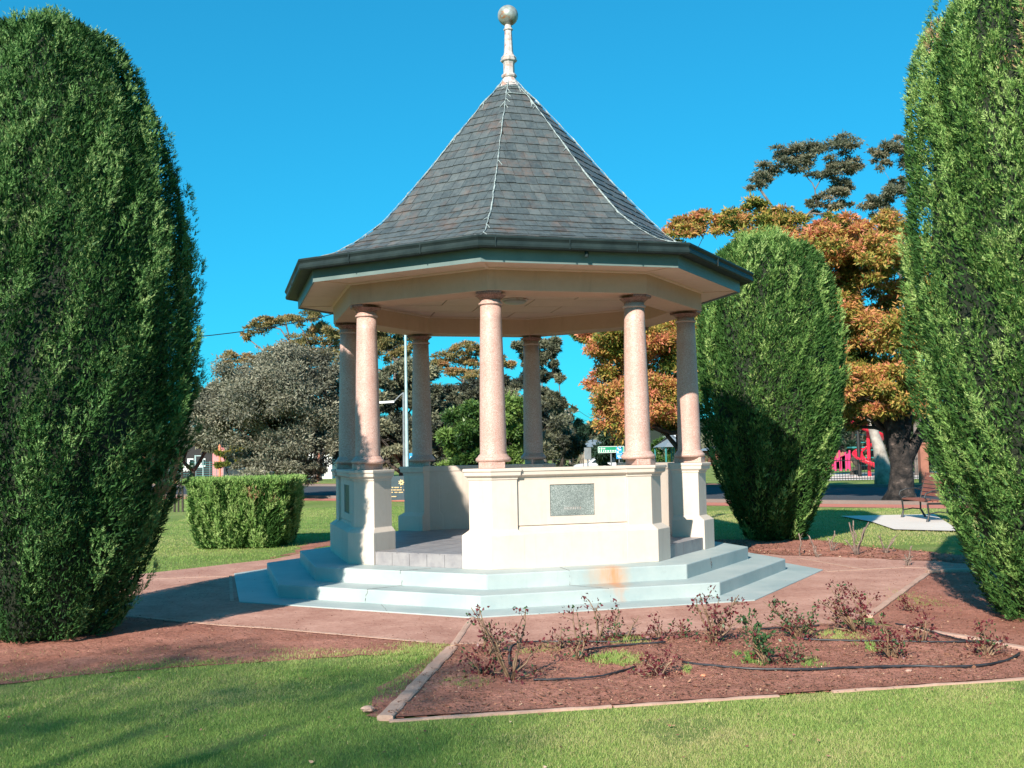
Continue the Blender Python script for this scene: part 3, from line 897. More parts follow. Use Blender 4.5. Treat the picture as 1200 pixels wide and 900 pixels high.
# slate roof ---------------------------------------------------------------------
RP = [(3.215, 3.935), (2.95, 3.985), (2.70, 4.07), (2.40, 4.25), (2.08, 4.49), (1.77, 4.81), (1.41, 5.21), (1.12, 5.55), (.85, 5.88), (.63, 6.13), (.41, 6.39), (.20, 6.60), (.09, 6.74)]
seg = [0]
for a, b in zip(RP[:-1], RP[1:]):
    seg.append(seg[-1] + math.hypot((b[0] - a[0]) * cA, b[1] - a[1]))
def rp(s):
    for i in range(len(RP) - 1):
        if s <= seg[i + 1] or i == len(RP) - 2:
            f = (s - seg[i]) / (seg[i + 1] - seg[i])
            return RP[i][0] + (RP[i + 1][0] - RP[i][0]) * f, RP[i][1] + (RP[i + 1][1] - RP[i][1]) * f
mb = MB()
for k in range(8):
    for i in range(len(RP) - 1):
        (r0, z0), (r1, z1) = RP[i], RP[i + 1]
        r0 -= .02; r1 = max(.02, r1 - .02)
        mb.add([(*vert(k, r0), z0 - .01), (*vert(k + 1, r0), z0 - .01), (*vert(k + 1, r1), z1 - .01), (*vert(k, r1), z1 - .01)], [(0, 1, 2, 3)])
mb.build('roof_deck', M['crack'], rot)
TOT = seg[-1]
# courses get narrower towards the flared foot
courses = []
s = 0.0
while s < TOT - .05:
    e = .115 + .055 * min(1, s / 1.2) - .03 * max(0, (s - 3.0))
    courses.append((s, min(TOT, s + e))); s += e
slates = []
for k in range(8):
    for ci, (s0, s1) in enumerate(courses):
        (r0, z0), (r1, z1) = rp(s0), rp(min(TOT, s1 + .01))
        a0, a1 = r0 * cA, r1 * cA
        h0 = r0 * math.sin(math.pi / 8); h1 = r1 * math.sin(math.pi / 8)
        t = TH + (k + .5) * Q
        n = np.array([math.cos(t), math.sin(t)]); u = np.array([-math.sin(t), math.cos(t)])
        sl = np.array([a1 - a0, z1 - z0]); sl /= np.linalg.norm(sl)
        nr = np.array([sl[1], -sl[0]])           # outward normal in (apothem, z)
        nr = nr if nr[0] > 0 else -nr
        W = .136
        x = -h0 + (-(W * (.5 if ci % 2 else 0)) + rnd.uniform(-.03, .03))
        while x < h0:
            w = W * rnd.uniform(.86, 1.16)
            xa, xb = x + .0022, x + w - .0022
            x += w
            qa0, qb0 = max(xa, -h0), min(xb, h0)
            qa1, qb1 = max(xa, -h1), min(xb, h1)
            if qb0 - qa0 < .012: continue
            if qb1 < qa1: qa1 = qb1 = max(-h1, min(h1, (qa1 + qb1) / 2))
            lift = .013 + rnd.uniform(0, .005); dn = rnd.uniform(-.012, .005)
            def V3(aa, zz, xx, off):
                A = aa + nr[0] * off; Z = zz + nr[1] * off
                q = np.array([CX, CY]) + n * A + u * xx
                return (q[0], q[1], Z)
            th_ = .007
            b0 = (a0 + sl[0] * dn, z0 + sl[1] * dn)
            vs = [V3(*b0, qa0, lift), V3(*b0, qb0, lift + rnd.uniform(-.002, .002)), V3(a1, z1, qb1, .004), V3(a1, z1, qa1, .004),
                  V3(*b0, qa0, lift - th_), V3(*b0, qb0, lift - th_), V3(a1, z1, qb1, -.003), V3(a1, z1, qa1, -.003)]
            fs = [(0, 1, 2, 3), (7, 6, 5, 4), (0, 4, 5, 1), (1, 5, 6, 2), (2, 6, 7, 3), (3, 7, 4, 0)]
            c = np.mean(vs[:4], 0)
            view = np.array([0, 0, CAM_H]) - c
            nn = np.array([n[0] * nr[0], n[1] * nr[0], nr[1]])
            area = (qb0 - qa0 + qb1 - qa1) / 2 * (s1 - s0) * max(0, nn @ view) / np.linalg.norm(view) ** 3
            slates.append((area, vs, fs, rnd.random()))
slates.sort(key=lambda q: -q[0])
roof_p = MB()
for i, (a, vs, fs, tn) in enumerate(slates):
    if i < 296:
        link_mesh('slate', vs, fs, M['slate'], rot, tint=tn)
    else:
        roof_p.add(vs, fs, tn)
tag(roof_p.build('slate_courses', M['slate'], rot, tint=True), kind='stuff')
# pale mortar on the hips, with runs to both sides
for k in range(8):
    mb = MB(); r = random.Random(50 + k)
    pts, rs = [], []
    s = .12
    while s < TOT:
        R, Z = rp(s)
        x, y = vert(k, R + .022)
        pts.append((x + r.uniform(-.006, .006), y + r.uniform(-.006, .006), Z + .012)); rs.append(r.choice([.003, .004, .006, .007, .010]) * (1.0 if s > 1 else .8))
        s += .07
    mb.tube(pts, rs, 5)
    for _ in range(12 if k in (0, 1, 2) else 6):
        i = r.randint(0, len(pts) - 6) if r.random() < .5 else r.randint(len(pts) - 10, len(pts) - 3)
        s0 = .12 + i * .07; R0, Z0 = rp(s0); R1, Z1 = rp(max(0, s0 - r.uniform(.06, .16)))
        a = Vector((*vert(k, R0 + .018), Z0 + .008))
        side = r.choice([-1, 1]); f = r.uniform(.03, .08)
        va, vb = Vector(vert(k, R1)), Vector(vert(k + side, R1))
        b2 = va + (vb - va).normalized() * f
        rad = (b2 - Vector((CX, CY))).normalized() * .018
        mb.tube([a, (b2.x + rad.x, b2.y + rad.y, Z1 + .012)], [.006, .004], 4)
    mb.build('hip_mortar', M['mortar'], rot)
# horizontal pale seams near the apex
mb = MB(); r = random.Random(5)
for s in (TOT - .16, TOT - .36):
    R, Z = rp(s)
    for k in (-2, -1, 0, 1):
        if r.random() < .8:
            a = Vector((*vert(k, R + .02), Z + .014)); b = Vector((*vert(k + 1, R + .02), Z + .014))
            mb.tube([a, b], .006, 4)
mb.build('apex_mortar', M['mortar'], rot)
# finial
mb = MB()
mb.lathe((CX, CY), [(.17, 6.64), (.15, 6.69), (.10, 6.775), (.082, 6.80), (.10, 6.808), (.108, 6.83), (.10, 6.85), (.078, 6.858), (.076, 6.99), (.088, 7.02), (.112, 7.035), (.118, 7.055), (.100, 7.065), (.108, 7.085), (.100, 7.10),
          (.072, 7.13), (.062, 7.17), (.053, 7.40), (.050, 7.47), (.062, 7.478), (.068, 7.49), (.062, 7.502), (.050, 7.51), (.048, 7.58)], 8)
fin = mb.build('finial', M['finial'], rot)
mb = MB(); mb.lathe((CX, CY), [(.142 * math.sin(math.pi * i / 24) + .0005, 7.69 - .142 * math.cos(math.pi * i / 24)) for i in range(25)], 36)
mb.build('finial_ball', M['ball'], fin, smooth=True)

# ================================================================== CYPRESSES
def cypress(name, label, cx_px, base_y, Y, prof_px, lean, n_plumes, per, mat, top_cut=None, leafL=.032, plume=(.5, 1.2), group='columnar cypresses around the rotunda', seed=1, cat='cypress tree', box=None, pr=(.09, .16), relief=1.0, tip=.22):
    g = np.random.default_rng(seed)
    cx = at(cx_px, base_y, Y)[0]
    root = empty(name, (cx, Y, 0), label, cat, group)
    zs = np.array([at(cx_px, y, Y)[2] for y, _ in prof_px])[::-1]
    rs = np.array([w * Y / F_PX for _, w in prof_px])[::-1]
    zs[0] = max(zs[0], 0.02)
    zmin, zmax = zs[0], zs[-1]
    def R(z):
        return np.interp(z, zs, rs)
    def sq(th):
        if not box: return np.ones_like(th)
        c, s_ = np.abs(np.cos(th)), np.abs(np.sin(th)); return np.minimum(1 / np.maximum(c, .001), 1 / np.maximum(s_, .001)) ** .75
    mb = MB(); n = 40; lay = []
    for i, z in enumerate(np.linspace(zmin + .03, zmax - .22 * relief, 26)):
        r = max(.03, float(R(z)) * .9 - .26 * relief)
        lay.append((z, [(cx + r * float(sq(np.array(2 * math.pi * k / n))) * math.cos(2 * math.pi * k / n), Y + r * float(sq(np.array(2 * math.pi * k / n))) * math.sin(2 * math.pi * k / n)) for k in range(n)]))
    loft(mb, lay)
    mb.build('light_block_core', M['core'], root)  # solid core added to stop light passing through the crown
    Ps, Ds, Ls, Ts = [], [], [], []
    # inner carpet of sprays, tinted dark to paint shade between the plumes
    m_ = int(n_plumes * 110)
    z = g.uniform(zmin, zmax - .05, m_); th = g.uniform(0, 2 * np.pi, m_)
    r = np.maximum(.02, R(z) - (.20 + .06 * np.sin(th * 9 + z * 2)) * relief - g.uniform(0, .06, m_)) * sq(th)
    o = np.stack([np.cos(th), np.sin(th), np.zeros(m_)], 1)
    Ps.append(np.stack([cx + r * np.cos(th), Y + r * np.sin(th), z], 1)); Ds.append(unit(o * .7 + np.array([lean[0] * .5, 0, .8]) + g.normal(0, .4, (m_, 3))))
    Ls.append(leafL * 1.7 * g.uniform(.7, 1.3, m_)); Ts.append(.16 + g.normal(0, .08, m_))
    # flat top carpet
    if box:
        m_ = 16000; a = g.uniform(-1, 1, (m_, 2)) * (rs[-1] - .02)
        Ps.append(np.stack([cx + a[:, 0], Y + a[:, 1], zmax - .07 + g.uniform(-.04, .07, m_)], 1)); Ds.append(unit(np.array([0, 0, 1.]) + g.normal(0, .5, (m_, 3)))); Ls.append(leafL * g.uniform(.7, 1.3, m_)); Ts.append(.6 + g.normal(0, .12, m_))
    # plumes
    N3 = n_plumes * 3
    z0 = g.uniform(zmin - .5, zmax - .12, N3); th = g.uniform(0, 2 * np.pi, N3)
    keep = (g.uniform(size=N3) < (R(np.maximum(z0, zmin)) / rs.max()) * np.where(np.sin(th) > .35, .5, 1.0))
    z0, th = z0[keep][:n_plumes], th[keep][:n_plumes]
    m_ = len(z0)
    Lp = g.uniform(*plume, m_)
    depth = relief * (g.uniform(0, .10, m_) + .10 * (g.uniform(size=m_) < .4))
    if not box: depth = depth + relief * .085 * (1 + np.sin(th * 11 + 1.4 * np.sin(z0 * 1.1) - lean[0] * 3 * z0 * np.sign(np.cos(th))))
    rp_ = g.uniform(*pr, m_)
    ptint = g.normal(0, .09, m_)
    wob = np.sin(z0 * 1.3 + th * 1.7 + seed)
    dth = lean[0] + lean[1] * wob + g.normal(0, .12, m_)
    if not box: depth = depth + relief * .07 * (1 + np.clip(snoise(np.stack([np.cos(th) * 1.4, np.sin(th) * 1.4, z0], 1), 1.7), -1, 1)) - .05
    KL = 7
    T = np.repeat(np.arange(m_), int(per / KL * 1.15)); nT = len(T)
    t = g.uniform(0, 1, nT)
    z = z0[T] + Lp[T] * t
    tgx = -np.sin(th)
    thp = th[T] + (dth * tgx)[T] * Lp[T] * t / np.maximum(R(np.clip(z0, zmin, zmax))[T], .35)
    surf = R(np.clip(z, zmin, zmax))
    rin = surf - depth[T] - .26 * relief * (1 - t) ** 1.6 - rp_[T] * .55
    rin = np.maximum(rin, .01)
    axis = np.stack([cx + rin * sq(thp) * np.cos(thp), Y + rin * sq(thp) * np.sin(thp), z], 1)
    # finer lobes along each plume
    lob = .78 + .22 * np.sin(t * Lp[T] * 38 + T * 1.7) 
    prad = rp_[T] * np.sqrt(np.clip(1.06 - t, 0, 1)) * (0.55 + .45 * np.minimum(1, t * 3.5)) * lob
    outv = np.stack([np.cos(thp), np.sin(thp), np.zeros(nT)], 1); tgv = np.stack([-np.sin(thp), np.cos(thp), np.zeros(nT)], 1)
    phi = g.normal(0, .95, nT)
    off = outv * np.cos(phi)[:, None] + tgv * np.sin(phi)[:, None]
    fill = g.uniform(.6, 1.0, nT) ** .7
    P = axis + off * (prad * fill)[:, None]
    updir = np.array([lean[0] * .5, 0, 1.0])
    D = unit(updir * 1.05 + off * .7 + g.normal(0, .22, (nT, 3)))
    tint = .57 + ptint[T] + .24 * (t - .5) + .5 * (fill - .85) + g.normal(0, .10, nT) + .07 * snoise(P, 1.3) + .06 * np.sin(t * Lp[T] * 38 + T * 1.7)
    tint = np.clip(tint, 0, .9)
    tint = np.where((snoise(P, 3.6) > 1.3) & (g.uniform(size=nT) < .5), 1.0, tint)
    # every point carries a small flat spray of leaflets
    SN = unit(np.cross(D, g.normal(size=D.shape)))
    sl_ = leafL * 2.0 * g.uniform(.65, 1.3, nT)
    bend = g.normal(0, .18, (nT, 3))
    for j in range(KL):
        f_ = (j + .5) / KL; sg = (1 if j % 2 else -1) * (0 if j == KL - 1 else 1)
        pj = P + (D + bend * f_) * (sl_ * f_)[:, None]
        Ps.append(pj); Ds.append(unit(D * .9 + bend * f_ + SN * sg * .75 + g.normal(0, .12, (nT, 3))))
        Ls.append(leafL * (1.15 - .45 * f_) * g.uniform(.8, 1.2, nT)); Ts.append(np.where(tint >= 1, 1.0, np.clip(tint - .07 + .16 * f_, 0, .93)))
    P = np.concatenate(Ps); D = np.concatenate(Ds); L = np.concatenate(Ls); tint = np.concatenate(Ts)
    # the crown top: only tips of plumes rise above the outline
    cap = zmax + (tip * .9 if not box else .03)
    ok = (P[:, 2] > .015) & (P[:, 2] < cap - .9 * tip * g.uniform(0, 1, len(P)) * (0 if box else 1))
    if top_cut is not None: ok &= P[:, 2] < top_cut + g.uniform(-.05, .05, len(P))
    P, D, L, tint = P[ok], D[ok], L[ok], tint[ok]
    N = unit(np.cross(D, g.normal(size=D.shape)))
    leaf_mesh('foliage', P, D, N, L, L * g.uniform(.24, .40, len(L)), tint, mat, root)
    mb = MB(); mb.tube([(cx, Y, -.05), (cx + .02, Y, .5), (cx, Y, zmax * .6)], [.16, .12, .04], 10)
    mb.build('trunk', M['bark'], root)
    print(name, len(P))
    return root
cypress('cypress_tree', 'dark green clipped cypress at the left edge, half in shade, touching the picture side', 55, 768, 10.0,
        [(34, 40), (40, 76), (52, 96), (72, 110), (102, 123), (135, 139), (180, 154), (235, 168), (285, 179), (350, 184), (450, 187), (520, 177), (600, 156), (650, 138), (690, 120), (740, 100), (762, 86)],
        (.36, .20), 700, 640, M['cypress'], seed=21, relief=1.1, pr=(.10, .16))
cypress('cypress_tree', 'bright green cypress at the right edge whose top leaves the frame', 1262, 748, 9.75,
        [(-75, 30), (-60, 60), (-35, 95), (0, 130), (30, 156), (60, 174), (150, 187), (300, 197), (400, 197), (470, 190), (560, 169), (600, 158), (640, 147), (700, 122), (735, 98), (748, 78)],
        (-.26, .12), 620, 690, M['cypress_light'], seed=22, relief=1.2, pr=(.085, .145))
cypress('cypress_tree', 'shorter cypress behind the right side of the rotunda carrying a large round shadow', 908, 640, 18.6,
        [(282, 48), (290, 64), (304, 78), (330, 90), (390, 97), (440, 100), (480, 98), (520, 90), (560, 78), (600, 62), (630, 48), (640, 38)],
        (.42, .16), 460, 440, M['cypress_light'], seed=23, leafL=.046, plume=(.6, 1.3), pr=(.12, .20), relief=1.45)
cypress('hedge_stump', 'low square clipped cypress hedge with a flat top on the left lawn', 290, 640, 19.9,
        [(560, 60), (566, 62), (580, 61), (600, 60), (620, 57), (635, 54), (641, 52)],
        (.0, .1), 380, 220, M['cypress_light'], seed=24, leafL=.05, plume=(.3, .8), group=None, cat='hedge', box=True, top_cut=at(290, 559, 19.9)[2], relief=.45, pr=(.06, .1), tip=.02)

# ================================================================== TREES BEHIND
def cover(x0, x1, y0, y1, n, r, seed):
    g = random.Random(seed)
    return [(g.uniform(x0, x1), g.uniform(y0, y1), r * g.uniform(.7, 1.2), r * g.uniform(.6, .95)) for _ in range(n)]

LEAFMUL = 1.9
def tree(name, label, cat, Y, base_px, clumps, mat, leafL, dens, trunk_r=.15, bark='bark', group=None, tint0=.5, tvar=.2, dspread=.7, limbs=True, flatten=.0, seed=1, kind4=False, top_tint=0.0, shell=.45, fork=.35, toplit=None):
    """clumps: (x, y, rx, ry) in picture units at distance Y"""
    g = np.random.default_rng(seed)
    bx = at(base_px, 500, Y)[0]
    root = empty(name, (bx, Y, 0), label, cat, group)
    s = Y / F_PX
    Ps, Ds, Ts = [], [], []
    cl3 = []
    for (x, y, rx, ry) in clumps:
        c = np.array(at(x, y, Y)); c[1] += g.uniform(-1, 1) * dspread * rx * s * 2.0
        R3 = np.array([rx * s, rx * s * g.uniform(.8, 1.1), ry * s])
        cl3.append((c, R3))
        n = int(dens * LEAFMUL * (.62 if mat in (M['gum'], M['gum_gold']) else 1) * (rx * ry) ** .85)
        # sub-clumps give an uneven outline
        airy = mat in (M['gum'], M['gum_gold'])
        k = max(5, int((rx * ry) ** .5 / (1.3 if airy else 2.0)))
        sc = unit(g.normal(size=(k, 3))); sc[:, 2] = np.abs(sc[:, 2]) * g.choice([1, 1, 1, -1], k)
        sc = sc * g.uniform(.35, 1.08, (k, 1))
        w = g.integers(0, k, n)
        v = unit(g.normal(size=(n, 3))); v[:, 2] = np.where(g.uniform(size=n) < flatten, np.abs(v[:, 2]), v[:, 2]); v[:, 2] *= .8
        rad = np.abs(g.normal(.62, .28 if airy else .24, n))
        if airy: n_keep = .55
        sr = (g.uniform(.28, .55, k) if airy else g.uniform(.26, .52, k))[w]
        p = c + (sc[w] + v * (rad * sr)[:, None]) * R3
        Ps.append(p); Ds.append(unit(v + np.array([0, 0, -.15]) + g.normal(0, .5, (n, 3))))
        tt = tint0 + g.normal(0, tvar * .5) + g.normal(0, tvar * .35, k)[w] + g.normal(0, tvar * .6, n) + top_tint * (v[:, 2] * .6)
        Ts.append(tt)
    P = np.concatenate(Ps); D = np.concatenate(Ds); T = np.concatenate(Ts)
    ok = P[:, 2] > .05
    P, D, T = P[ok], D[ok], T[ok]
    N = unit(np.cross(D, g.normal(size=D.shape)))
    L = leafL * .68 * g.uniform(.6, 1.4, len(P)); W = L * g.uniform(.35, .6, len(P))
    print(label[:30], len(P))
    leaf_mesh('crown', P, D, N, L, W, T, mat, root, kind4)
    # trunk and limbs
    zt = min(c[2] - R[2] * .3 for c, R in cl3)
    cm = np.mean([c for c, _ in cl3], 0)
    ztop = max(c[2] for c, _ in cl3)
    fz = max(.4, zt * fork + .2)
    fp = np.array([bx + (cm[0] - bx) * .15, Y, fz])
    mb = MB()
    mb.tube([(bx, Y, -.1), (bx, Y, .15), (bx + .03, Y, fz * .5), tuple(fp)], [trunk_r * 1.6, trunk_r * 1.15, trunk_r, trunk_r * .8], 10)
    mb.build('trunk', M[bark], root, smooth=True)
    if limbs:
        mb = MB()
        nodes = [(fp, trunk_r * .75, 0.0)]
        todo = [(c + np.array([0, 0, -.25 * R[2]]), R) for c, R in cl3]
        while todo:
            best = None
            for qi, (e, R) in enumerate(todo):
                for ni, (p, r_, dpt) in enumerate(nodes):
                    d_ = np.linalg.norm(e - p) + .55 * dpt + (2.0 if e[2] < p[2] - .3 else 0)
                    if best is None or d_ < best[0]: best = (d_, qi, ni)
            _, qi, ni = best
            e, R = todo.pop(qi); p, r_, dpt = nodes[ni]
            ln = np.linalg.norm(e - p); r1 = max(.012, r_ * .72)
            mid = (p + e) / 2 + g.normal(0, .07, 3) * ln + np.array([0, 0, .06 * ln])
            q1 = p + (mid - p) * .5 + g.normal(0, .03, 3) * ln
            mb.tube([tuple(p), tuple(q1), tuple(mid), tuple(e)], [r_ * .85, r_ * .8, r1 * .95, r1 * .8], 6)
            nodes.append((mid, r1, dpt + ln / 2)); nodes.append((e, r1 * .8, dpt + ln))
            for _ in range(6):
                q = e + unit(g.normal(size=3)) * R * .85 + np.array([0, 0, .25 * R[2]])
                mq = (e + q) / 2 + g.normal(0, .08, 3) * np.linalg.norm(q - e)
                mb.tube([tuple(e), tuple(mq), tuple(q)], [r1 * .4, r1 * .25, r1 * .06], 5)
        mb.build('limbs', M[bark], root, smooth=True)
    return root

# autumn trees on the right
tree('autumn_tree', 'large autumn tree of orange and yellow leaves between the two right hand cypresses', 'tree', 32.5, 1054,
     cover(900, 1058, 300, 480, 20, 34, 3) + cover(960, 1055, 260, 400, 8, 26, 4) + [(890, 236, 22, 12), (925, 250, 30, 16), (915, 280, 44, 22), (965, 285, 34, 22), (840, 268, 24, 14), (800, 268, 24, 12), (872, 250, 26, 16), (905, 262, 34, 24), (850, 262, 16, 14), (940, 285, 34, 24), (905, 300, 40, 28), (960, 310, 36, 26), (1000, 272, 18, 16), (1000, 292, 22, 20), (985, 330, 38, 26), (950, 350, 40, 28), (1000, 360, 34, 22), (1035, 320, 26, 22), (1050, 350, 30, 24), (1020, 385, 40, 24), (975, 395, 40, 26), (1050, 400, 36, 28), (1015, 425, 42, 26), (1050, 445, 36, 26), (980, 440, 30, 24), (1030, 470, 42, 22), (1060, 490, 36, 22), (1000, 480, 28, 18), (1010, 495, 30, 12), (1075, 300, 26, 24), (1100, 350, 40, 40), (1110, 430, 40, 40), (985, 375, 46, 40), (1030, 400, 46, 44), (1000, 440, 46, 40), (1040, 460, 40, 30), (960, 350, 30, 30), (900, 340, 40, 30), (870, 300, 30, 24), (880, 380, 40, 30), (920, 420, 40, 30)],
     M['autumn'], .17, 6.2, .16, tint0=.51, tvar=.34, top_tint=.22, seed=31, flatten=.4, dspread=1.0, shell=.6, fork=.5)
tree('autumn_tree', 'autumn tree seen through the right hand columns, orange leaves over a green inside', 'tree', 36, 790,
     cover(715, 815, 380, 490, 16, 34, 5) + [(700, 400, 24, 18), (722, 465, 26, 24), (800, 270, 28, 16), (825, 268, 22, 14), (770, 290, 40, 24), (720, 400, 26, 22), (705, 415, 20, 16), (735, 395, 34, 26), (760, 380, 40, 26), (800, 385, 36, 28), (725, 450, 22, 20), (715, 478, 18, 18), (735, 470, 28, 22), (765, 420, 34, 26), (790, 440, 34, 26), (775, 470, 34, 24), (800, 480, 32, 24), (760, 495, 24, 14), (740, 340, 40, 30), (790, 330, 44, 34), (825, 350, 30, 30), (830, 420, 24, 30), (760, 445, 30, 24), (795, 505, 20, 12)],
     M['autumn'], .165, 7, .2, tint0=.53, tvar=.34, top_tint=.25, seed=32, flatten=.4, shell=.6)
tree('evergreen_tree', 'green tree crown hanging at the left shoulder of the autumn tree under the beam', 'tree', 40, 745,
     [(690, 390, 20, 14), (682, 398, 14, 12), (700, 375, 30, 20), (720, 360, 34, 24), (725, 430, 20, 16), (740, 420, 24, 24)],
     M['laurel'], .18, 9, .18, seed=33, tint0=.55)
tree('dark_shrub', 'dark green rounded shrub behind the green road sign', 'shrub', 60, 722,
     [(712, 512, 22, 18), (700, 505, 16, 14), (728, 500, 24, 20), (718, 530, 26, 20), (740, 520, 24, 24), (700, 535, 14, 12)],
     M['darkleaf'], .28, 16, .15, seed=34, tint0=.5)
# gums above
tree('gum_tree', 'tall umbrella crowned gum tree rising above the autumn tree on bare limbs', 'tree', 58, 930,
     [(905, 200, 20, 12), (890, 212, 14, 12), (925, 183, 24, 14), (948, 180, 20, 12), (938, 196, 20, 10), (980, 178, 26, 14), (1000, 195, 14, 14), (985, 200, 20, 12), (960, 210, 14, 8), (992, 218, 16, 10), (978, 232, 16, 10), (968, 248, 16, 10), (955, 240, 10, 10), (940, 255, 10, 8), (990, 240, 10, 8)],
     M['gum'], .22, 17, .22, bark='gumbark', group='gum trees in the distance', seed=41, tint0=.42, flatten=.75, dspread=.4, top_tint=.12, shell=.5, fork=.86)
tree('gum_tree', 'gum tree with tufted crown half hidden behind the right hand cypress', 'tree', 58, 1075,
     [(1040, 178, 16, 14), (1055, 170, 14, 12), (1032, 188, 10, 10), (1030, 238, 18, 12), (1045, 230, 16, 14), (1022, 245, 12, 10), (1055, 215, 10, 10), (1045, 260, 14, 14), (1052, 280, 12, 14), (1038, 292, 10, 10), (1075, 190, 20, 20), (1080, 240, 20, 20)],
     M['gum'], .22, 17, .22, bark='gumbark', group='gum trees in the distance', seed=42, tint0=.42, flatten=.7, dspread=.4, top_tint=.12, fork=.7)
# left background
tree('grey_shrub_tree', 'broad grey green many stemmed shrub tree behind the clipped hedge', 'tree', 42, 330,
     cover(255, 385, 450, 530, 12, 40, 9) + [(320, 480, 70, 50), (360, 490, 60, 50), (270, 465, 36, 26), (300, 450, 38, 30), (335, 438, 38, 30), (365, 445, 34, 32), (385, 470, 28, 34), (256, 492, 24, 22), (285, 495, 36, 30), (325, 485, 44, 32), (360, 500, 42, 34), (395, 505, 24, 36), (300, 525, 36, 24), (340, 530, 44, 26), (375, 530, 34, 24), (330, 418, 26, 16), (350, 550, 30, 18), (320, 552, 40, 18), (285, 545, 28, 16), (335, 562, 30, 12), (370, 552, 20, 14), (400, 440, 20, 24)],
     M['greyshrub'], .15, 6.5, .13, fork=.04, seed=51, tint0=.46, tvar=.26, top_tint=.34, shell=.5)
tree('gum_tree', 'golden topped gum tree above the grey shrub tree, left of the rotunda', 'tree', 75, 372,
     [(300, 385, 16, 9), (315, 380, 16, 9), (333, 376, 16, 9), (290, 395, 8, 7), (350, 378, 8, 9), (365, 374, 16, 12), (372, 385, 14, 12), (275, 422, 14, 10), (292, 424, 14, 11), (265, 428, 7, 6), (352, 405, 22, 12), (375, 402, 24, 14), (395, 395, 20, 14), (330, 412, 18, 12), (345, 420, 30, 14), (380, 425, 30, 16), (310, 430, 20, 12)],
     M['gum_gold'], .25, 19, .25, bark='gumbark', group='gum trees in the distance', seed=52, tint0=.55, flatten=.7, dspread=.4, top_tint=.2)
tree('dark_tree', 'dark tree in shade at the far left behind the left cypress', 'tree', 70, 225,
     [(235, 470, 16, 16), (225, 490, 20, 18), (245, 500, 24, 20), (225, 515, 24, 16), (250, 520, 24, 14), (215, 530, 20, 12), (245, 460, 10, 10)],
     M['olive'], .3, 16, .2, seed=53, tint0=.3)
tree('gum_tree', 'gum tree seen between the left columns with gold tipped leaves', 'tree', 70, 452,
     [(450, 392, 22, 12), (470, 400, 14, 12), (455, 408, 20, 14), (440, 400, 14, 20), (430, 420, 20, 20), (465, 420, 14, 12), (478, 412, 10, 10)],
     M['gum_gold'], .25, 18, .25, bark='gumbark', group='gum trees in the distance', seed=54, tint0=.42, flatten=.6, dspread=.4, top_tint=.2)
tree('olive_tree', 'tall grey green tree behind the pale lamp pole', 'tree', 62, 470,
     [(470, 435, 28, 22), (490, 440, 24, 26), (455, 450, 22, 18), (445, 480, 24, 22), (475, 475, 34, 26), (500, 470, 24, 30), (450, 510, 28, 20), (480, 510, 32, 24), (505, 510, 26, 24), (440, 530, 24, 14), (475, 535, 30, 14), (505, 538, 22, 12), (415, 500, 24, 40)],
     M['olive'], .27, 15, .2, seed=55, tint0=.42, tvar=.3, top_tint=.2)
tree('gum_tree', 'brown flat crowned gum tree framed between the left and middle columns', 'tree', 78, 532,
     [(520, 420, 14, 9), (532, 415, 14, 10), (548, 410, 14, 10), (558, 412, 10, 10), (524, 432, 14, 8), (545, 424, 14, 10), (540, 438, 16, 9), (558, 428, 12, 8), (555, 445, 14, 8), (512, 428, 8, 8), (575, 425, 12, 8), (590, 422, 10, 8), (600, 430, 10, 7), (566, 440, 14, 10)],
     M['gum_gold'], .25, 18, .22, bark='gumbark', group='gum trees in the distance', seed=56, tint0=.62, flatten=.75, dspread=.4, top_tint=.2, fork=.7)
tree('olive_tree', 'brownish grey trees massed behind the glossy green bush', 'tree', 66, 560,
     [(520, 470, 22, 18), (545, 460, 24, 16), (565, 460, 22, 18), (590, 455, 20, 16), (515, 500, 22, 24), (540, 490, 26, 22), (570, 490, 26, 22), (600, 480, 22, 24), (515, 530, 20, 16), (600, 520, 26, 22), (635, 500, 24, 24), (630, 530, 24, 14), (610, 450, 16, 14)],
     M['olive'], .27, 15, .2, seed=57, tint0=.36, tvar=.3, top_tint=.2)
tree('gum_tree', 'tall grey gum tree behind the back right column', 'tree', 72, 636,
     [(612, 408, 12, 10), (625, 402, 14, 12), (645, 402, 14, 12), (652, 415, 10, 12), (638, 418, 14, 12), (612, 422, 10, 10), (648, 435, 10, 10), (635, 440, 12, 10), (655, 445, 6, 8), (630, 460, 14, 12), (650, 470, 14, 12), (640, 480, 18, 12), (658, 478, 8, 9)],
     M['olive'], .30, 18, .22, bark='gumbark', group='gum trees in the distance', seed=58, tint0=.35, dspread=.4, top_tint=.15)
tree('dark_tree', 'dark low tree beside the far power pole', 'tree', 80, 655,
     [(640, 495, 20, 14), (660, 500, 18, 12), (675, 502, 10, 9), (650, 515, 22, 16), (668, 520, 18, 14), (680, 515, 10, 12), (660, 535, 24, 12)],
     M['olive'], .35, 18, .2, seed=59, tint0=.3, top_tint=.2)
tree('glossy_bush', 'big glossy green bush seen under the roof behind the middle column', 'bush', 36, 575,
     [(555, 495, 26, 20), (575, 485, 26, 18), (600, 490, 24, 20), (540, 520, 24, 20), (565, 515, 30, 24), (595, 515, 28, 24), (610, 525, 16, 24), (535, 540, 18, 16), (560, 545, 30, 18), (590, 548, 28, 18), (532, 560, 16, 14), (555, 510, 34, 30), (585, 505, 34, 34), (575, 530, 40, 30), (598, 520, 20, 30)],
     M['laurel'], .16, 17, .12, seed=60, tint0=.55, tvar=.3, top_tint=.3)
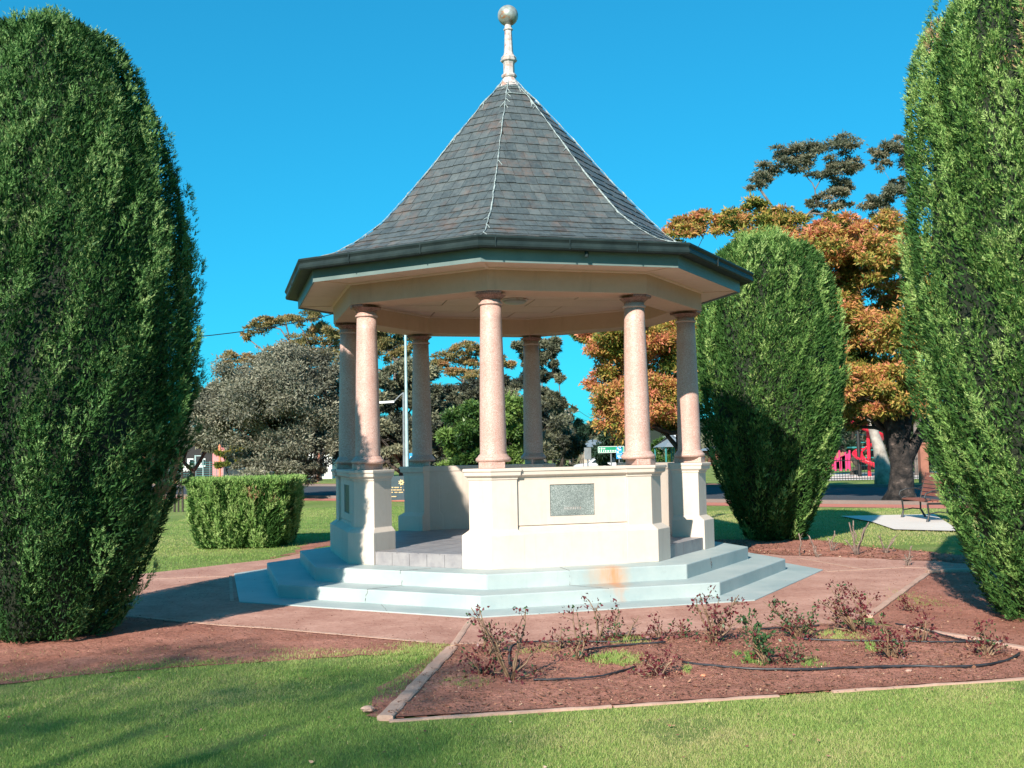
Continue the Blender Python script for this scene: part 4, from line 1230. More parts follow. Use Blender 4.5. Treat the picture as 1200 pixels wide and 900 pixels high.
tree('far_tree', 'distant pale brown tree on the skyline past the power pole', 'tree', 130, 700,
     [(695, 505, 12, 9), (705, 500, 10, 7), (688, 512, 9, 8), (712, 505, 9, 7), (700, 518, 14, 9)],
     M['gum'], .6, 22, .3, seed=61, tint0=.55)
tree('street_tree', 'small street tree with yellow leaves to the right of the rotunda pier', 'tree', 70, 800,
     [(790, 525, 10, 10), (800, 532, 12, 9), (778, 520, 10, 8), (790, 540, 10, 6), (770, 530, 9, 12), (765, 540, 10, 8)],
     M['laurel'], .3, 16, .1, seed=62, tint0=.55)
tree('street_tree', 'small leafy sapling with orange tips beside the pink wall', 'tree', 56, 268,
     [(262, 535, 9, 8), (272, 530, 10, 8), (280, 537, 9, 8), (268, 545, 10, 6)],
     M['autumn'], .2, 20, .05, seed=63, tint0=.4)
tree('park_tree', 'row of grey barked park trees over the playground', 'tree', 62, 1000,
     [(985, 505, 26, 14), (1010, 500, 26, 16), (1035, 495, 24, 16), (1060, 490, 30, 20), (995, 525, 14, 10), (1050, 512, 16, 12), (975, 520, 16, 12), (1085, 510, 24, 24), (1095, 540, 20, 20)],
     M['darkleaf'], .3, 14, .25, seed=64, tint0=.6)
# gum tree behind and left of the viewpoint, whose thin crown shades the front lawn
def behind_gum():
    g = np.random.default_rng(91)
    bx, by_ = -9.2, -9.5
    e = empty('gum_tree', (bx, by_, 0), 'thin crowned gum tree standing outside the picture, shading the front lawn', 'tree')
    mb = MB(); mb.tube([(bx, by_, -.1), (bx + .1, by_, 2.5), (bx + .5, by_ + .3, 6)], [.3, .22, .15], 10); mb.build('trunk', M['palebark'], e, smooth=True)
    mb = MB(); Ps = []
    for i in range(15):
        c = np.array([bx + .8 + g.uniform(-2.2, 1.9), by_ + g.uniform(-2.0, 2.6), g.uniform(7.6, 10.6)])
        mb.tube([(bx + .5, by_ + .3, 5.9), tuple((c + np.array([bx + .5, by_ + .3, 7])) / 2), tuple(c)], [.09, .05, .015], 6)
        n = 850; v = unit(g.normal(size=(n, 3))) * (g.uniform(0, 1, (n, 1)) ** .5) * np.array([.95, .95, .42]); Ps.append(c + v)
    mb.build('limbs', M['palebark'], e, smooth=True)
    P = np.concatenate(Ps); D = unit(g.normal(size=P.shape) + np.array([0, 0, -.8])); N = unit(np.cross(D, g.normal(size=D.shape)))
    leaf_mesh('crown', P, D, N, g.uniform(.09, .16, len(P)), g.uniform(.02, .035, len(P)), g.uniform(.2, .7, len(P)), M['gum'], e, True)
behind_gum()
# pale leaning trunk and broad burnt trunk of the park trees
pt = empty('pale_trunk_tree', at(1032, 560, 45)[:2] + (0,), 'pale barked leaning tree trunk beside the red slide', 'tree')
mb = MB(); b0 = Vector(at(1036, 562, 45)); b0.z = 0
mb.tube([b0 + Vector((0, 0, -.1)), Vector(at(1034, 545, 45)), Vector(at(1030, 525, 45)), Vector(at(1022, 500, 45)), Vector(at(1018, 480, 45))], [.42, .32, .25, .18, .12], 12)
mb.build('trunk', M['palebark'], pt, smooth=True)
bt = empty('old_burnt_trunk', (*gp(1055, 586)[:2], 0), 'thick dark old trunk of a lopped tree behind the bench', 'tree')
Yb = gp(1055, 586)[1]
mb = MB()
mb.tube([at(1055, 592, Yb), at(1056, 575, Yb), at(1057, 550, Yb), at(1054, 525, Yb), at(1050, 500, Yb), at(1046, 470, Yb)], [.62, .38, .33, .30, .27, .18], 14)
mb.tube([at(1056, 545, Yb), at(1066, 530, Yb), at(1075, 515, Yb), at(1085, 490, Yb)], [.30, .22, .17, .1], 10)
mb.tube([at(1056, 515, Yb), at(1060, 500, Yb), at(1066, 470, Yb)], [.26, .2, .12], 10)
mb.build('trunk', M['burnt'], bt, smooth=True)

# ================================================================== BENCH
bc = Vector((8.82, 22.95, .03))
bench = empty('park_bench', tuple(bc), 'brown slatted park bench with curly black iron arms on a pale pad', 'bench')
bz = math.radians(-92)
def BP(x, y, z):
    c, s = math.cos(bz), math.sin(bz)
    return (bc.x + x * c - y * s, bc.y + x * s + y * c, .03 + z)
for i, yy in enumerate((-.22, -.12, -.02, .08)):
    mb = MB(); mb.quadbox([BP(-.85, yy, .40), BP(.85, yy, .40), BP(.85, yy + .08, .40), BP(-.85, yy + .08, .40)], [BP(-.85, yy, .43), BP(.85, yy, .43), BP(.85, yy + .08, .43), BP(-.85, yy + .08, .43)])
    mb.build('seat_slat', M['slat'], bench)
for i in range(6):
    z = .49 + i * .085; yy = .20 + i * .022
    mb = MB(); mb.quadbox([BP(-.85, yy, z), BP(.85, yy, z), BP(.85, yy + .03, z), BP(-.85, yy + .03, z)], [BP(-.85, yy + .018, z + .068), BP(.85, yy + .018, z + .068), BP(.85, yy + .048, z + .068), BP(-.85, yy + .048, z + .068)])
    mb.build('back_slat', M['slat'], bench)
for sx in (-.80, .80):
    mb = MB()
    mb.tube([BP(sx, -.24, 0), BP(sx, -.20, .15), BP(sx, -.22, .38)], [.028, .02, .02], 8)
    mb.tube([BP(sx, .28, 0), BP(sx, .18, .18), BP(sx, .18, .40), BP(sx, .34, .98)], [.028, .02, .02, .016], 8)
    mb.tube([BP(sx, -.22, .37), BP(sx, .18, .37)], .02, 8)
    mb.tube([BP(sx, -.20, .16), BP(sx, 0, .20), BP(sx, .19, .18)], .014, 6)
    mb.build('iron_frame', M['iron'], bench)
    mb = MB()
    pts = [BP(sx, .22, .60), BP(sx, .10, .64), BP(sx, -.12, .63), BP(sx, -.25, .58), BP(sx, -.28, .50), BP(sx, -.22, .43), BP(sx, -.14, .46)]
    mb.tube(pts, .017, 8); mb.build('armrest', M['iron'], bench)

# ================================================================== PLAYGROUND
Yp = 58
def AT(x, y, Y=Yp): return Vector(at(x, y, Y))
sl = empty('spiral_slide', (*at(1018, 560, Yp)[:2], 0), 'red spiral playground slide with an orange hood', 'slide')
mb = MB(); pts = []
c0 = AT(1018, 530); R = .6
prev = None
for i in range(40):
    t = i / 39; a = 2.2 + t * 2 * math.pi * 1.6
    p = Vector((c0.x + R * math.cos(a) + (0 if t < .9 else (t - .9) * 6), Yp + R * math.sin(a), 3.25 - 2.85 * t))
    pts.append(p)
for j in range(len(pts)):
    pass
# open half-pipe chute
vs, fs = [], []
for j, p in enumerate(pts):
    d = (pts[min(j + 1, 39)] - pts[max(j - 1, 0)]).normalized(); sd = d.cross(Vector((0, 0, 1))).normalized()
    for q in range(9):
        a = math.pi * q / 8
        rr = .28
        vs.append(tuple(p + sd * rr * math.cos(a) - Vector((0, 0, 1)) * rr * .8 * math.sin(a)))
for j in range(39):
    for q in range(8):
        A = j * 9 + q; fs.append((A, A + 1, A + 10, A + 9))
ch = link_mesh('chute', vs, fs, M['redplastic'], sl, smooth=True)
so = ch.modifiers.new('s', 'SOLIDIFY'); so.thickness = .06
mb = MB(); q = AT(1013, 522); mb.lathe((q.x, q.y), [(.38, 3.0), (.42, 3.4), (.40, 3.8), (.25, 4.15), (.05, 4.25)], 16); mb.build('hood', M['orangeplastic'], sl, smooth=True)
mb = MB(); mb.tube([(c0.x, Yp, -.1), (c0.x, Yp, 3.2)], .09, 10); mb.build('centre_post', M['redplastic'], sl)
pf = empty('climbing_tower', (*at(1008, 560, Yp)[:2], 0), 'playground climbing tower of dark posts and teal ladders by the slide', 'climbing frame')
for x in (1007.5, 1031):
    mb = MB(); p = AT(x, 560); p.z = 0
    mb.tube([p, (p.x, p.y, 4.1 if x < 1020 else 2.7)], .1 if x < 1020 else .06, 8); mb.build('post', M['iron'] if x < 1020 else M['tealmetal'], pf)
for i in range(6):
    mb = MB(); a = AT(1008, 550); b = AT(1031, 550); mb.tube([(a.x, a.y + .5, .6 + i * .42), (b.x, b.y + .5, .6 + i * .42)], .035, 6); mb.build('rung', M['tealmetal'], pf)
mb = MB(); a = AT(1019, 550); mb.box((a.x, Yp + 1.2, 1.6), (1.3, .9, .08)); mb.build('deck', M['tealmetal'], pf)
pp = empty('play_panel', (*at(990, 560, Yp)[:2], 0), 'magenta play panels with rounded cut outs in the playground', 'play panel')
for x, w, h in ((992, .35, 1.1), (987, .35, 1.0), (980, .5, .7)):
    mb = MB(); p = AT(x, 555)
    mb.tube([(p.x - w, p.y, .35), (p.x - w, p.y, h + .35)], .05, 8); mb.tube([(p.x + w * .6, p.y, .35), (p.x + w * .6, p.y, h + .35)], .05, 8)
    mb.quadbox([(p.x - w, p.y - .04, .45), (p.x + w * .6, p.y - .04, .45), (p.x + w * .6, p.y + .04, .45), (p.x - w, p.y + .04, .45)], [(p.x - w, p.y - .04, h), (p.x + w * .6, p.y - .04, h + .2), (p.x + w * .6, p.y + .04, h + .2), (p.x - w, p.y + .04, h)])
    mb.build('panel', M['pinkplastic'], pp)
sheet('playground_softfall', [at(960, 550, 52)[:2], at(1110, 550, 52)[:2], at(1110, 550, 66)[:2], at(955, 550, 66)[:2]], 0.02, M['pad'])
# low iron fence before the playground: rails and pickets
Yf = 50
fn = empty('playground_fence', (*at(1030, 560, Yf)[:2], 0), 'low black picket fence in front of the playground', 'fence')
x0, x1 = at(968, 560, Yf)[0], at(1105, 560, Yf)[0]
for z in (.15, 1.0):
    mb = MB(); mb.box(((x0 + x1) / 2, Yf, z), (x1 - x0, .04, .04)); mb.build('rail', M['iron'], fn)
n = int((x1 - x0) / .13)
mb0 = MB(); mb0.box((x0, Yf, .58), (.018, .018, 1.05)); pk = mb0.build('picket', M['iron'], fn)
for i in range(1, n):
    o = pk.copy(); C.objects.link(o); o.parent = fn; o.location = (i * .13, 0, 0)
mb = MB(); p = AT(1083, 562, 46); mb.box((p.x, 46, .8), (.35, .35, 1.7)); mb.box((p.x, 46, 1.7), (.45, .45, .1))
tag(bevel(mb.build('brick_pillar', M['brick']), .02, 1), 'orange red gate pillar beside the right hand cypress', 'pillar')

# ================================================================== STREET THINGS
def post_sign(name, label, cat, x, y0, y1, w_px, ybase, Y, mat, postmat='galv', group=None, thick=.03):
    a = Vector(at(x, y0, Y)); b = Vector(at(x, y1, Y)); w = w_px * Y / F_PX
    e = empty(name, (a.x, Y, 0), label, cat, group)
    mb = MB(); mb.box((a.x, Y, (a.z + b.z) / 2), (w, thick, abs(a.z - b.z))); mb.build('sign_face', mat, e)
    mb = MB(); mb.tube([(a.x, Y + .06, -.1), (a.x, Y + .06, max(a.z, b.z))], .035, 8); mb.build('post', M[postmat], e)
    return e, a, b, w
e, a, b, w = post_sign('direction_sign', 'green road direction sign with two lines of white lettering', 'road sign', 716, 523, 530.5, 31, 560, 50, M['signgreen'])
zt, zb = a.z, b.z
mb = MB()
for (p0, p1, zz) in ((-.62, -.30, .66), (-.62, -.45, .28), (-.40, .10, .28), (.15, .55, .28)):
    s = p0; r = random.Random(9)
    while s < p1:
        ww = r.uniform(.05, .09); mb.box((a.x + s * w * .7, 50 - .02, zb + (zt - zb) * zz), (ww * w * .5, .01, .08 * r.uniform(.7, 1.2))); s += ww + .03
for zz in (.03, .97):
    mb.box((a.x, 50 - .018, zb + (zt - zb) * zz), (w * .97, .008, .02))
for xx in (-.485, .485):
    mb.box((a.x + xx * w, 50 - .018, (zt + zb) / 2), (.02, .008, (zt - zb) * .93))
tag(mb.build('white_lettering', M['white'], e), kind='stuff')
e, a, b, w = post_sign('facility_sign', 'blue facility symbol signs beside the green road sign', 'road sign', 725.5, 523.5, 537.5, 7.2, 560, 49, M['signblue'])
mb = MB()
zt, zb = a.z, b.z
for (xx, zz, ww, hh) in ((-.2, .86, .3, .10), (.2, .92, .2, .05), (.05, .74, .5, .08), (-.25, .55, .3, .12), (.0, .40, .9, .03), (-.1, .22, .5, .07), (.1, .08, .6, .05)):
    mb.box((a.x + xx * w, 49 - .02, zb + (zt - zb) * zz), (ww * w, .01, hh * (zt - zb)))
mb.build('white_symbols', M['white'], e)
post_sign('sign_back', 'pale grey back of a road sign on a post', 'road sign', 688.5, 524.5, 538.5, 8, 560, 47, M['galv'])
e, a, b, w = post_sign('blue_sign', 'small blue sign seen between the back left column and the pole', 'sign', 482, 531, 540, 5, 560, 55, M['signblue'])
mb = MB(); mb.box((a.x, 54.97, (a.z + b.z) / 2), (w * .45, .01, .08)); mb.build('white_symbol', M['white'], e)
# memorial board on the lawn
a = Vector(at(456, 558, 38)); b = Vector(at(474, 588.3, 38))
e = empty('memorial_board', ((a.x + b.x) / 2, 38, 0), 'dark slate board with gold emblem and lettering standing on the lawn', 'sign board')
mb = MB(); mb.box(((a.x + b.x) / 2, 38, (a.z + max(.05, b.z)) / 2), (b.x - a.x, .08, a.z - max(.05, b.z))); mb.build('board', M['board'], e)
mb = MB(); mb.box(((a.x + b.x) / 2, 38, .0), (b.x - a.x + .1, .3, .1)); mb.build('foot', M['brick'], e)
mb = MB(); c = Vector(at(470.3, 565.3, 37.95))
for i in range(7):
    t = i * 2 * math.pi / 7
    d = Vector((math.cos(t), 0, math.sin(t))); n_ = Vector((-d.z, 0, d.x))
    q = [c + d * .02 + n_ * .01, c + d * .06 + n_ * .035, c + d * .115, c + d * .06 - n_ * .035]
    mb.quadbox([(p.x, 37.955, p.z) for p in q], [(p.x, 37.935, p.z) for p in q])
mb.build('gold_emblem', M['gold'], e)
mb = MB(); r = random.Random(2)
for y, xs in ((571.3, ((458, 461), (462, 467.5), (469, 471))), (574.2, ((458, 460), (461, 464), (464.6, 471), (472.5, 473.8))), (577, ((457, 460.5), (462.2, 466), (467.2, 472.6))), (582, ((456.5, 464.8),))):
    for x0_, x1_ in xs:
        p = Vector(at(x0_, y, 37.95)); q = Vector(at(x1_, y, 37.95)); s = p.x
        while s < q.x - .012:
            ww = min(r.uniform(.012, .022), q.x - s); mb.box((s + ww / 2, 37.952, p.z), (ww * .8, .008, .035 * r.uniform(.8, 1.2))); s += ww
tag(mb.build('gold_lettering', M['gold'], e), kind='stuff')
# tall pale pole and street lamps
Yl = 44
a = Vector(at(477.5, 575, Yl)); e = empty('tall_pole', (a.x, Yl, 0), 'tall slim pale green pole seen through the left opening', 'pole')
zt = at(476, 360, Yl)[2]
mb = MB(); mb.tube([(a.x, Yl, -.1), (a.x, Yl, 1.5), (a.x - .0, Yl, zt)], [.075, .07, .045], 10); mb.build('shaft', M['polepaint'], e)
mb = MB(); mb.lathe((a.x, Yl), [(.16, 0), (.16, .03), (.09, .06)], 12); mb.build('base_plate', M['galv'], e)
Yl = 52
p0 = Vector(at(441, 560, Yl)); e = empty('street_lamp', (p0.x, Yl, 0), 'street lamp with a short curved arm and flat head beside the left column', 'street lamp')
h = at(448, 472, Yl); h2 = at(462, 470.5, Yl); h3 = at(473, 460, Yl)
mb = MB(); mb.tube([(h3[0], Yl, -.1), (h3[0], Yl, h3[2])], [.09, .06], 8); mb.build('shaft', M['galv'], e)
mb = MB(); mb.tube([h3, (h3[0] - .25, Yl, h3[2] - .2), h2], .035, 6); mb.build('arm', M['galv'], e)
mb = MB(); mb.quadbox([(h[0] - .5, Yl - .12, h[2] - .05), (h2[0], Yl - .12, h2[2] - .06), (h2[0], Yl + .12, h2[2] - .06), (h[0] - .5, Yl + .12, h[2] - .05)], [(h[0] - .45, Yl - .08, h[2] + .05), (h2[0], Yl - .08, h2[2] + .04), (h2[0], Yl + .08, h2[2] + .04), (h[0] - .45, Yl + .08, h[2] + .05)])
mb.build('lamp_head', M['white'], e)
# power poles and wires
Yw = 120
p = Vector(at(668, 500, Yw)); zt = at(668, 481, Yw)[2]
e = empty('power_pole', (p.x, Yw, 0), 'distant timber power pole with a cross arm against the sky', 'power pole')
mb = MB(); mb.tube([(p.x, Yw, -.2), (p.x, Yw, zt + .3)], [.22, .15], 8); mb.build('shaft', M['palebark'], e)
mb = MB(); mb.box((p.x, Yw, zt), (2.0, .15, .15)); mb.build('cross_arm', M['palebark'], e)
mb = MB(); q = Vector(at(712, 493, 260)); 
for s in (-.8, .8):
    pts = [(p.x + s, Yw, zt + .1)]
    for i in range(1, 9):
        t = i / 8; pts.append((p.x + s + (q.x - p.x) * t, Yw + (260 - Yw) * t, zt + .1 + (q.z - zt) * t - 3 * 4 * t * (1 - t) * .3))
    mb.tube(pts, .03, 4)
    pts = []
    for i in range(9):
        t = i / 8; pts.append((p.x + s - 60 * t, Yw - 10 * t, zt + .1 + 1.5 * t - 4 * t * (1 - t)))
    mb.tube(pts, .02, 4)
tag(mb.build('power_line', M['iron']), 'thin power lines leaving the distant pole', 'wire')
pts = []
A, B = Vector(at(150, 399, 46)), Vector(at(420, 360, 52))
for i in range(13):
    t = i / 12; P_ = A.lerp(B, t); P_.z -= .35 * 4 * t * (1 - t); pts.append(tuple(P_))
mb = MB(); mb.tube(pts, .022, 5)
tag(mb.build('overhead_wire', M['iron']), 'single dark wire crossing the sky from the left cypress to the roof eave', 'wire')

# buildings and walls far back on the left
e = empty('dark_shed', (*at(225, 560, 95)[:2], 0), 'dark walled shed with two small windows at the far left', 'building')
a = at(195, 525, 95); b = at(262, 552, 95)
mb = MB(); mb.box(((a[0] + b[0]) / 2, 97, 1.9), (b[0] - a[0], 5, 3.8)); mb.build('wall', M['shade'], e)
for x in (223, 237):
    f = at(x, 542, 94.4); mb = MB(); mb.box((f[0], 94.46, f[2]), (.55, .1, .7)); wd = mb.build('window', M['white'], e)
    mb = MB(); mb.box((f[0] + .1, 94.39, f[2]), (.3, .05, .5)); mb.build('pane', M['glass'], wd)
mb = MB(); mb.box(((a[0] + b[0]) / 2, 97, 3.95), (b[0] - a[0] + .8, 6, .2)); mb.build('roof', M['tinroof'], e)
f = at(258, 538, 84); mb = MB(); mb.box((f[0], 84, 1.2), (1.0, .8, 2.5)); mb.box((f[0], 84, 2.5), (1.2, 1, .1))
tag(bevel(mb.build('pink_wall', M['pinkwall']), .03, 1), 'bright pink wall end beside the shed', 'wall')
# green mesh gate and fence
Yg = 74
e = empty('field_gate', (*at(236, 560, Yg)[:2], 0), 'pale green pipe gate and mesh fence at the far side of the road', 'gate')
for x in (229, 238):
    q = at(x, 560, Yg); mb = MB(); mb.tube([(q[0], Yg, -.1), (q[0], Yg, 1.95)], .06 if x == 229 else .035, 8); mb.build('post', M['polepaint'], e)
qa, qb = at(229, 560, Yg), at(238, 560, Yg)
for z in (1.9, 1.1): 
    mb = MB(); mb.tube([(qa[0], Yg, z), (qb[0], Yg, z)], .035, 6); mb.build('rail', M['polepaint'], e)
e = empty('wire_fence', (*at(225, 560, 78)[:2], 0), 'long grey green wire fence behind the gate', 'fence')
qa, qb = at(190, 560, 78), at(262, 560, 78)
for i in range(10):
    x = qa[0] + (qb[0] - qa[0]) * i / 9
    mb = MB(); mb.tube([(x, 78, -.1), (x, 78, 1.5)], .03, 6); mb.build('post', M['galv'], e)
for i in range(9):
    mb = MB(); z = .15 + i * .16; mb.tube([(qa[0], 78, z), (qb[0], 78, z)], .014, 5); mb.build('wire', M['tealmetal'], e)
# white board on the fence
q = at(218, 549, 77.8); mb = MB(); mb.box((q[0], 77.8, q[2]), (.5, .05, .4)); tag(mb.build('notice_board', M['white']), 'small white notice on the wire fence at far left', 'notice')
# stone retaining wall
mb = MB(); qa, qb = at(262, 560, 72), at(300, 560, 72)
vs = []
mb.quadbox([(qa[0], 72, -.1), (qb[0] + 1, 71, -.1), (qb[0] + 1, 73, -.1), (qa[0], 74, -.1)], [(qa[0], 72, 1.15), (qb[0] + 1, 71, .75), (qb[0] + 1, 73, .75), (qa[0], 74, 1.15)])
tag(bevel(mb.build('stone_wall', M['wallstone']), .1, 2), 'pale stone retaining wall behind the clipped hedge', 'wall')
q = at(257.5, 560, 66); mb = MB(); mb.tube([(q[0], 66, -.1), (q[0], 66, 2.4)], .07, 8); mb.tube([(q[0], 66, 2.4), (q[0], 66, 2.55)], [.1, .02], 8)
tag(mb.build('orange_post', M['orangeplastic']), 'thin orange red post standing before the stone wall', 'post')
# sapling with stakes at left
Ys = 33
q = gp(209, 600); Ys = q[1]
e = empty('staked_sapling', (q[0], Ys, 0), 'bare young sapling tied between two timber stakes near the road', 'sapling')
for dx in (-.12, .14):
    mb = MB(); mb.tube([(q[0] + dx, Ys, -.1), (q[0] + dx * .8, Ys, 1.5)], .035, 6); mb.build('stake', M['bark'], e)
mb = MB(); mb.tube([(q[0], Ys, -.1), (q[0] + .02, Ys, 1.2), (q[0] + .05, Ys, 2.6)], [.03, .025, .01], 6)
mb.build('stem', M['bark'], e)
# small green roofed kiosk
Yk = 82
e = empty('kiosk', (*at(377, 560, Yk)[:2], 0), 'small white kiosk with a green roof seen left of the rotunda', 'kiosk')
q = at(377, 560, Yk)
mb = MB(); mb.box((q[0], Yk, 1.25), (1.9, 1.8, 2.5)); mb.build('wall', M['white'], e)
mb = MB()
mb.add([(q[0] - 1.3, Yk - 1.2, 2.5), (q[0] + 1.3, Yk - 1.2, 2.5), (q[0] + 1.3, Yk + 1.2, 2.5), (q[0] - 1.3, Yk + 1.2, 2.5), (q[0] - .4, Yk, 3.5), (q[0] + .4, Yk, 3.5)], [(0, 1, 5, 4), (1, 2, 5), (2, 3, 4, 5), (3, 0, 4), (3, 2, 1, 0)])
mb.build('roof', M['greenroof'], e)
mb = MB(); mb.box((q[0] + .1, Yk - .92, 1.2), (.5, .06, 2.0)); mb.build('door', M['board'], e)
q = at(375, 560, 70); mb = MB(); mb.tube([(q[0] - .15, 70, -.1), (q[0], 70, 2.6)], .09, 8)
tag(mb.build('red_post', M['brick']), 'reddish bare post in front of the green roofed kiosk', 'post')

# behind the signs: shelter, houses, cars
e = empty('park_shelter', (*at(788, 560, 62)[:2], 0), 'open shelter with a hipped grey roof between the right hand columns', 'shelter')
qa, qb = at(773, 522, 62), at(800, 522, 62)
zt = qa[2]
mb = MB(); x0, x1 = qa[0], qb[0]
mb.add([(x0, 60, zt - .1), (x1, 60, zt - .1), (x1, 65, zt - .1), (x0, 65, zt - .1), (x0 + .8, 62, zt + .6), (x1 - .8, 62, zt + .6)], [(0, 1, 5, 4), (1, 2, 5), (2, 3, 4, 5), (3, 0, 4), (3, 2, 1, 0)])
mb.build('roof', M['tinroof'], e)
for x in (x0 + .1, x0 + 1.1, x1 - .1):
    for y in (60.2, 64.8):
        mb = MB(); mb.tube([(x, y, -.1), (x, y, zt - .1)], .05, 8); mb.build('post', M['tealmetal'], e)
def house(name, label, x0, x1, yt, yr, Y, wall, roof):
    a, b = at(x0, yt, Y), at(x1, yt, Y); zr = at(x0, yr, Y)[2]
    e = empty(name, ((a[0] + b[0]) / 2, Y, 0), label, 'house')
    w = b[0] - a[0]
    mb = MB(); mb.box(((a[0] + b[0]) / 2, Y + 4, a[2] / 2), (w, 8, a[2])); mb.build('wall', wall, e)
    mb = MB()
    z = a[2]
    mb.add([(a[0] - .5, Y - .6, z), (b[0] + .5, Y - .6, z), (b[0] + .5, Y + 8.6, z), (a[0] - .5, Y + 8.6, z), (a[0] + w * .3, Y + 4, zr), (b[0] - w * .3, Y + 4, zr)], [(0, 1, 5, 4), (1, 2, 5), (2, 3, 4, 5), (3, 0, 4), (3, 2, 1, 0)])
    mb.build('roof', roof, e)
    for f in (.25, .7):
        mb = MB(); mb.box((a[0] + w * f, Y - .02, z * .55), (w * .16, .08, z * .35)); wd = mb.build('window', M['glass'], e)
        mb = MB(); mb.box((a[0] + w * f, Y - .05, z * .55 - z * .19), (w * .19, .12, .1)); mb.build('sill', M['white'], wd)
    return e
house('house', 'distant stone house with a pale roof behind the back of the road sign', 684, 722, 524, 515, 110, M['wallstone'], M['tinroof'])
house('house', 'far house with a white gable seen between the two right hand columns', 783, 815, 518, 505, 120, M['white'], M['white'])
house('house', 'low brick house across the road behind the autumn tree', 835, 1000, 528, 514, 110, M['brick'], M['tinroof'])
def car(label, x, Y, mat, rz=0.0):
    q = at(x, 560, Y)
    e = empty('parked_car', (q[0], Y, 0), label, 'car')
    mb = MB()
    prof = [(-2.1, .35), (-2.15, .7), (-1.95, .88), (-1.2, .95), (-.6, 1.42), (.7, 1.45), (1.5, .98), (2.1, .88), (2.15, .4)]
    n = len(prof); vs = [(q[0] + x_, Y - .85 + (.12 if z_ > 1.1 else 0), z_) for x_, z_ in prof] + [(q[0] + x_, Y + .85 - (.12 if z_ > 1.1 else 0), z_) for x_, z_ in prof]
    fs = [tuple(range(n)), tuple(reversed(range(n, 2 * n)))] + [(i, n + i, n + (i + 1) % n, (i + 1) % n) for i in range(n)]
    mb.add(vs, fs); bevel(mb.build('body', mat, e), .05, 2)
    mb = MB(); mb.quadbox([(q[0] - 1.05, Y - .875, .97), (q[0] + 1.25, Y - .875, .97), (q[0] + 1.25, Y - .84, .97), (q[0] - 1.05, Y - .84, .97)], [(q[0] - .58, Y - .77, 1.34), (q[0] + .65, Y - .77, 1.36), (q[0] + .65, Y - .72, 1.36), (q[0] - .58, Y - .72, 1.34)])
    mb.build('side_window', M['glass'], e)
    for dx in (-1.3, 1.35):
        for dy in (-.8, .8):
            mb = MB(); mb.tube([(q[0] + dx, Y + dy - .1, .33), (q[0] + dx, Y + dy + .1, .33)], .33, 16); wh = mb.build('wheel', M['iron'], e)
            mb = MB(); mb.tube([(q[0] + dx, Y + dy - .115, .33), (q[0] + dx, Y + dy + .115, .33)], .19, 12); mb.build('rim', M['galv'], wh)
    for dx in (-2.13, 2.12):
        mb = MB(); mb.box((q[0] + dx, Y - .6, .72), (.08, .3, .12)); mb.build('headlight', M['white'], e)
car('white car parked behind the green road sign', 712, 66, M['carwhite'])
# thin fence with bare poles behind the parapet
e = empty('chain_fence', (*at(660, 560, 64)[:2], 0), 'thin grey post and wire fence behind the back wall of the rotunda', 'fence')
qa, qb = at(600, 560, 63), at(684, 560, 63)
for i in range(8):
    x = qa[0] + (qb[0] - qa[0]) * i / 7; mb = MB(); mb.tube([(x, 63, -.1), (x, 63, 1.3)], .022, 6); mb.build('post', M['bark'], e)
for z in (.3, .6, .9, 1.2):
    mb = MB(); mb.tube([(qa[0], 63, z), (qb[0], 63, z)], .008, 5); mb.build('wire', M['bark'], e)
# rising ground and far belt of trees closing the horizon
def hill(name, x0, x1, Y, hts, mat):
    n = len(hts) - 1; vs, fs = [], []
    for i, hgt in enumerate(hts):
        x = x0 + (x1 - x0) * i / n
        vs += [(x, Y, -.5), (x, Y + 18, hgt), (x, Y + 140, hgt * 1.1), (x, Y + 200, -.5)]
    for i in range(n):
        for j in range(3):
            fs.append((i * 4 + j, i * 4 + 4 + j, i * 4 + 5 + j, i * 4 + 1 + j))
    return tag(link_mesh(name, vs, fs, mat), kind='structure')
hill('distant_hill', -300, 320, 240, [5, 6, 7, 6, 5, 5.5, 6, 7, 9, 10, 8, 7, 6, 6, 7, 6], M['core'])
g = np.random.default_rng(77)
n = 60000
x = g.uniform(-150, 170, n); y = 112 + g.uniform(0, 22, n) ** 1.0
hh = 5.2 + 1.8 * np.sin(x * .21) + 1.4 * np.sin(x * .083 + 2) + 1.2 * np.sin(x * .55 + 1)
hh = np.where((x > 7) & (x < 22), hh * .42, hh)
z = g.uniform(0, 1, n) ** .7 * hh
P = np.stack([x, y, z], 1); D = unit(g.normal(size=(n, 3))); N = unit(np.cross(D, g.normal(size=(n, 3))))
L = g.uniform(.5, 1.1, n)
o = leaf_mesh('far_woodland', P, D, N, L, L * .6, .35 + .25 * snoise(P, .3) + .1 * g.normal(size=n), M['olive'])
tag(o, 'far belt of grey green trees closing the view beyond the road', 'woodland', kind='stuff')

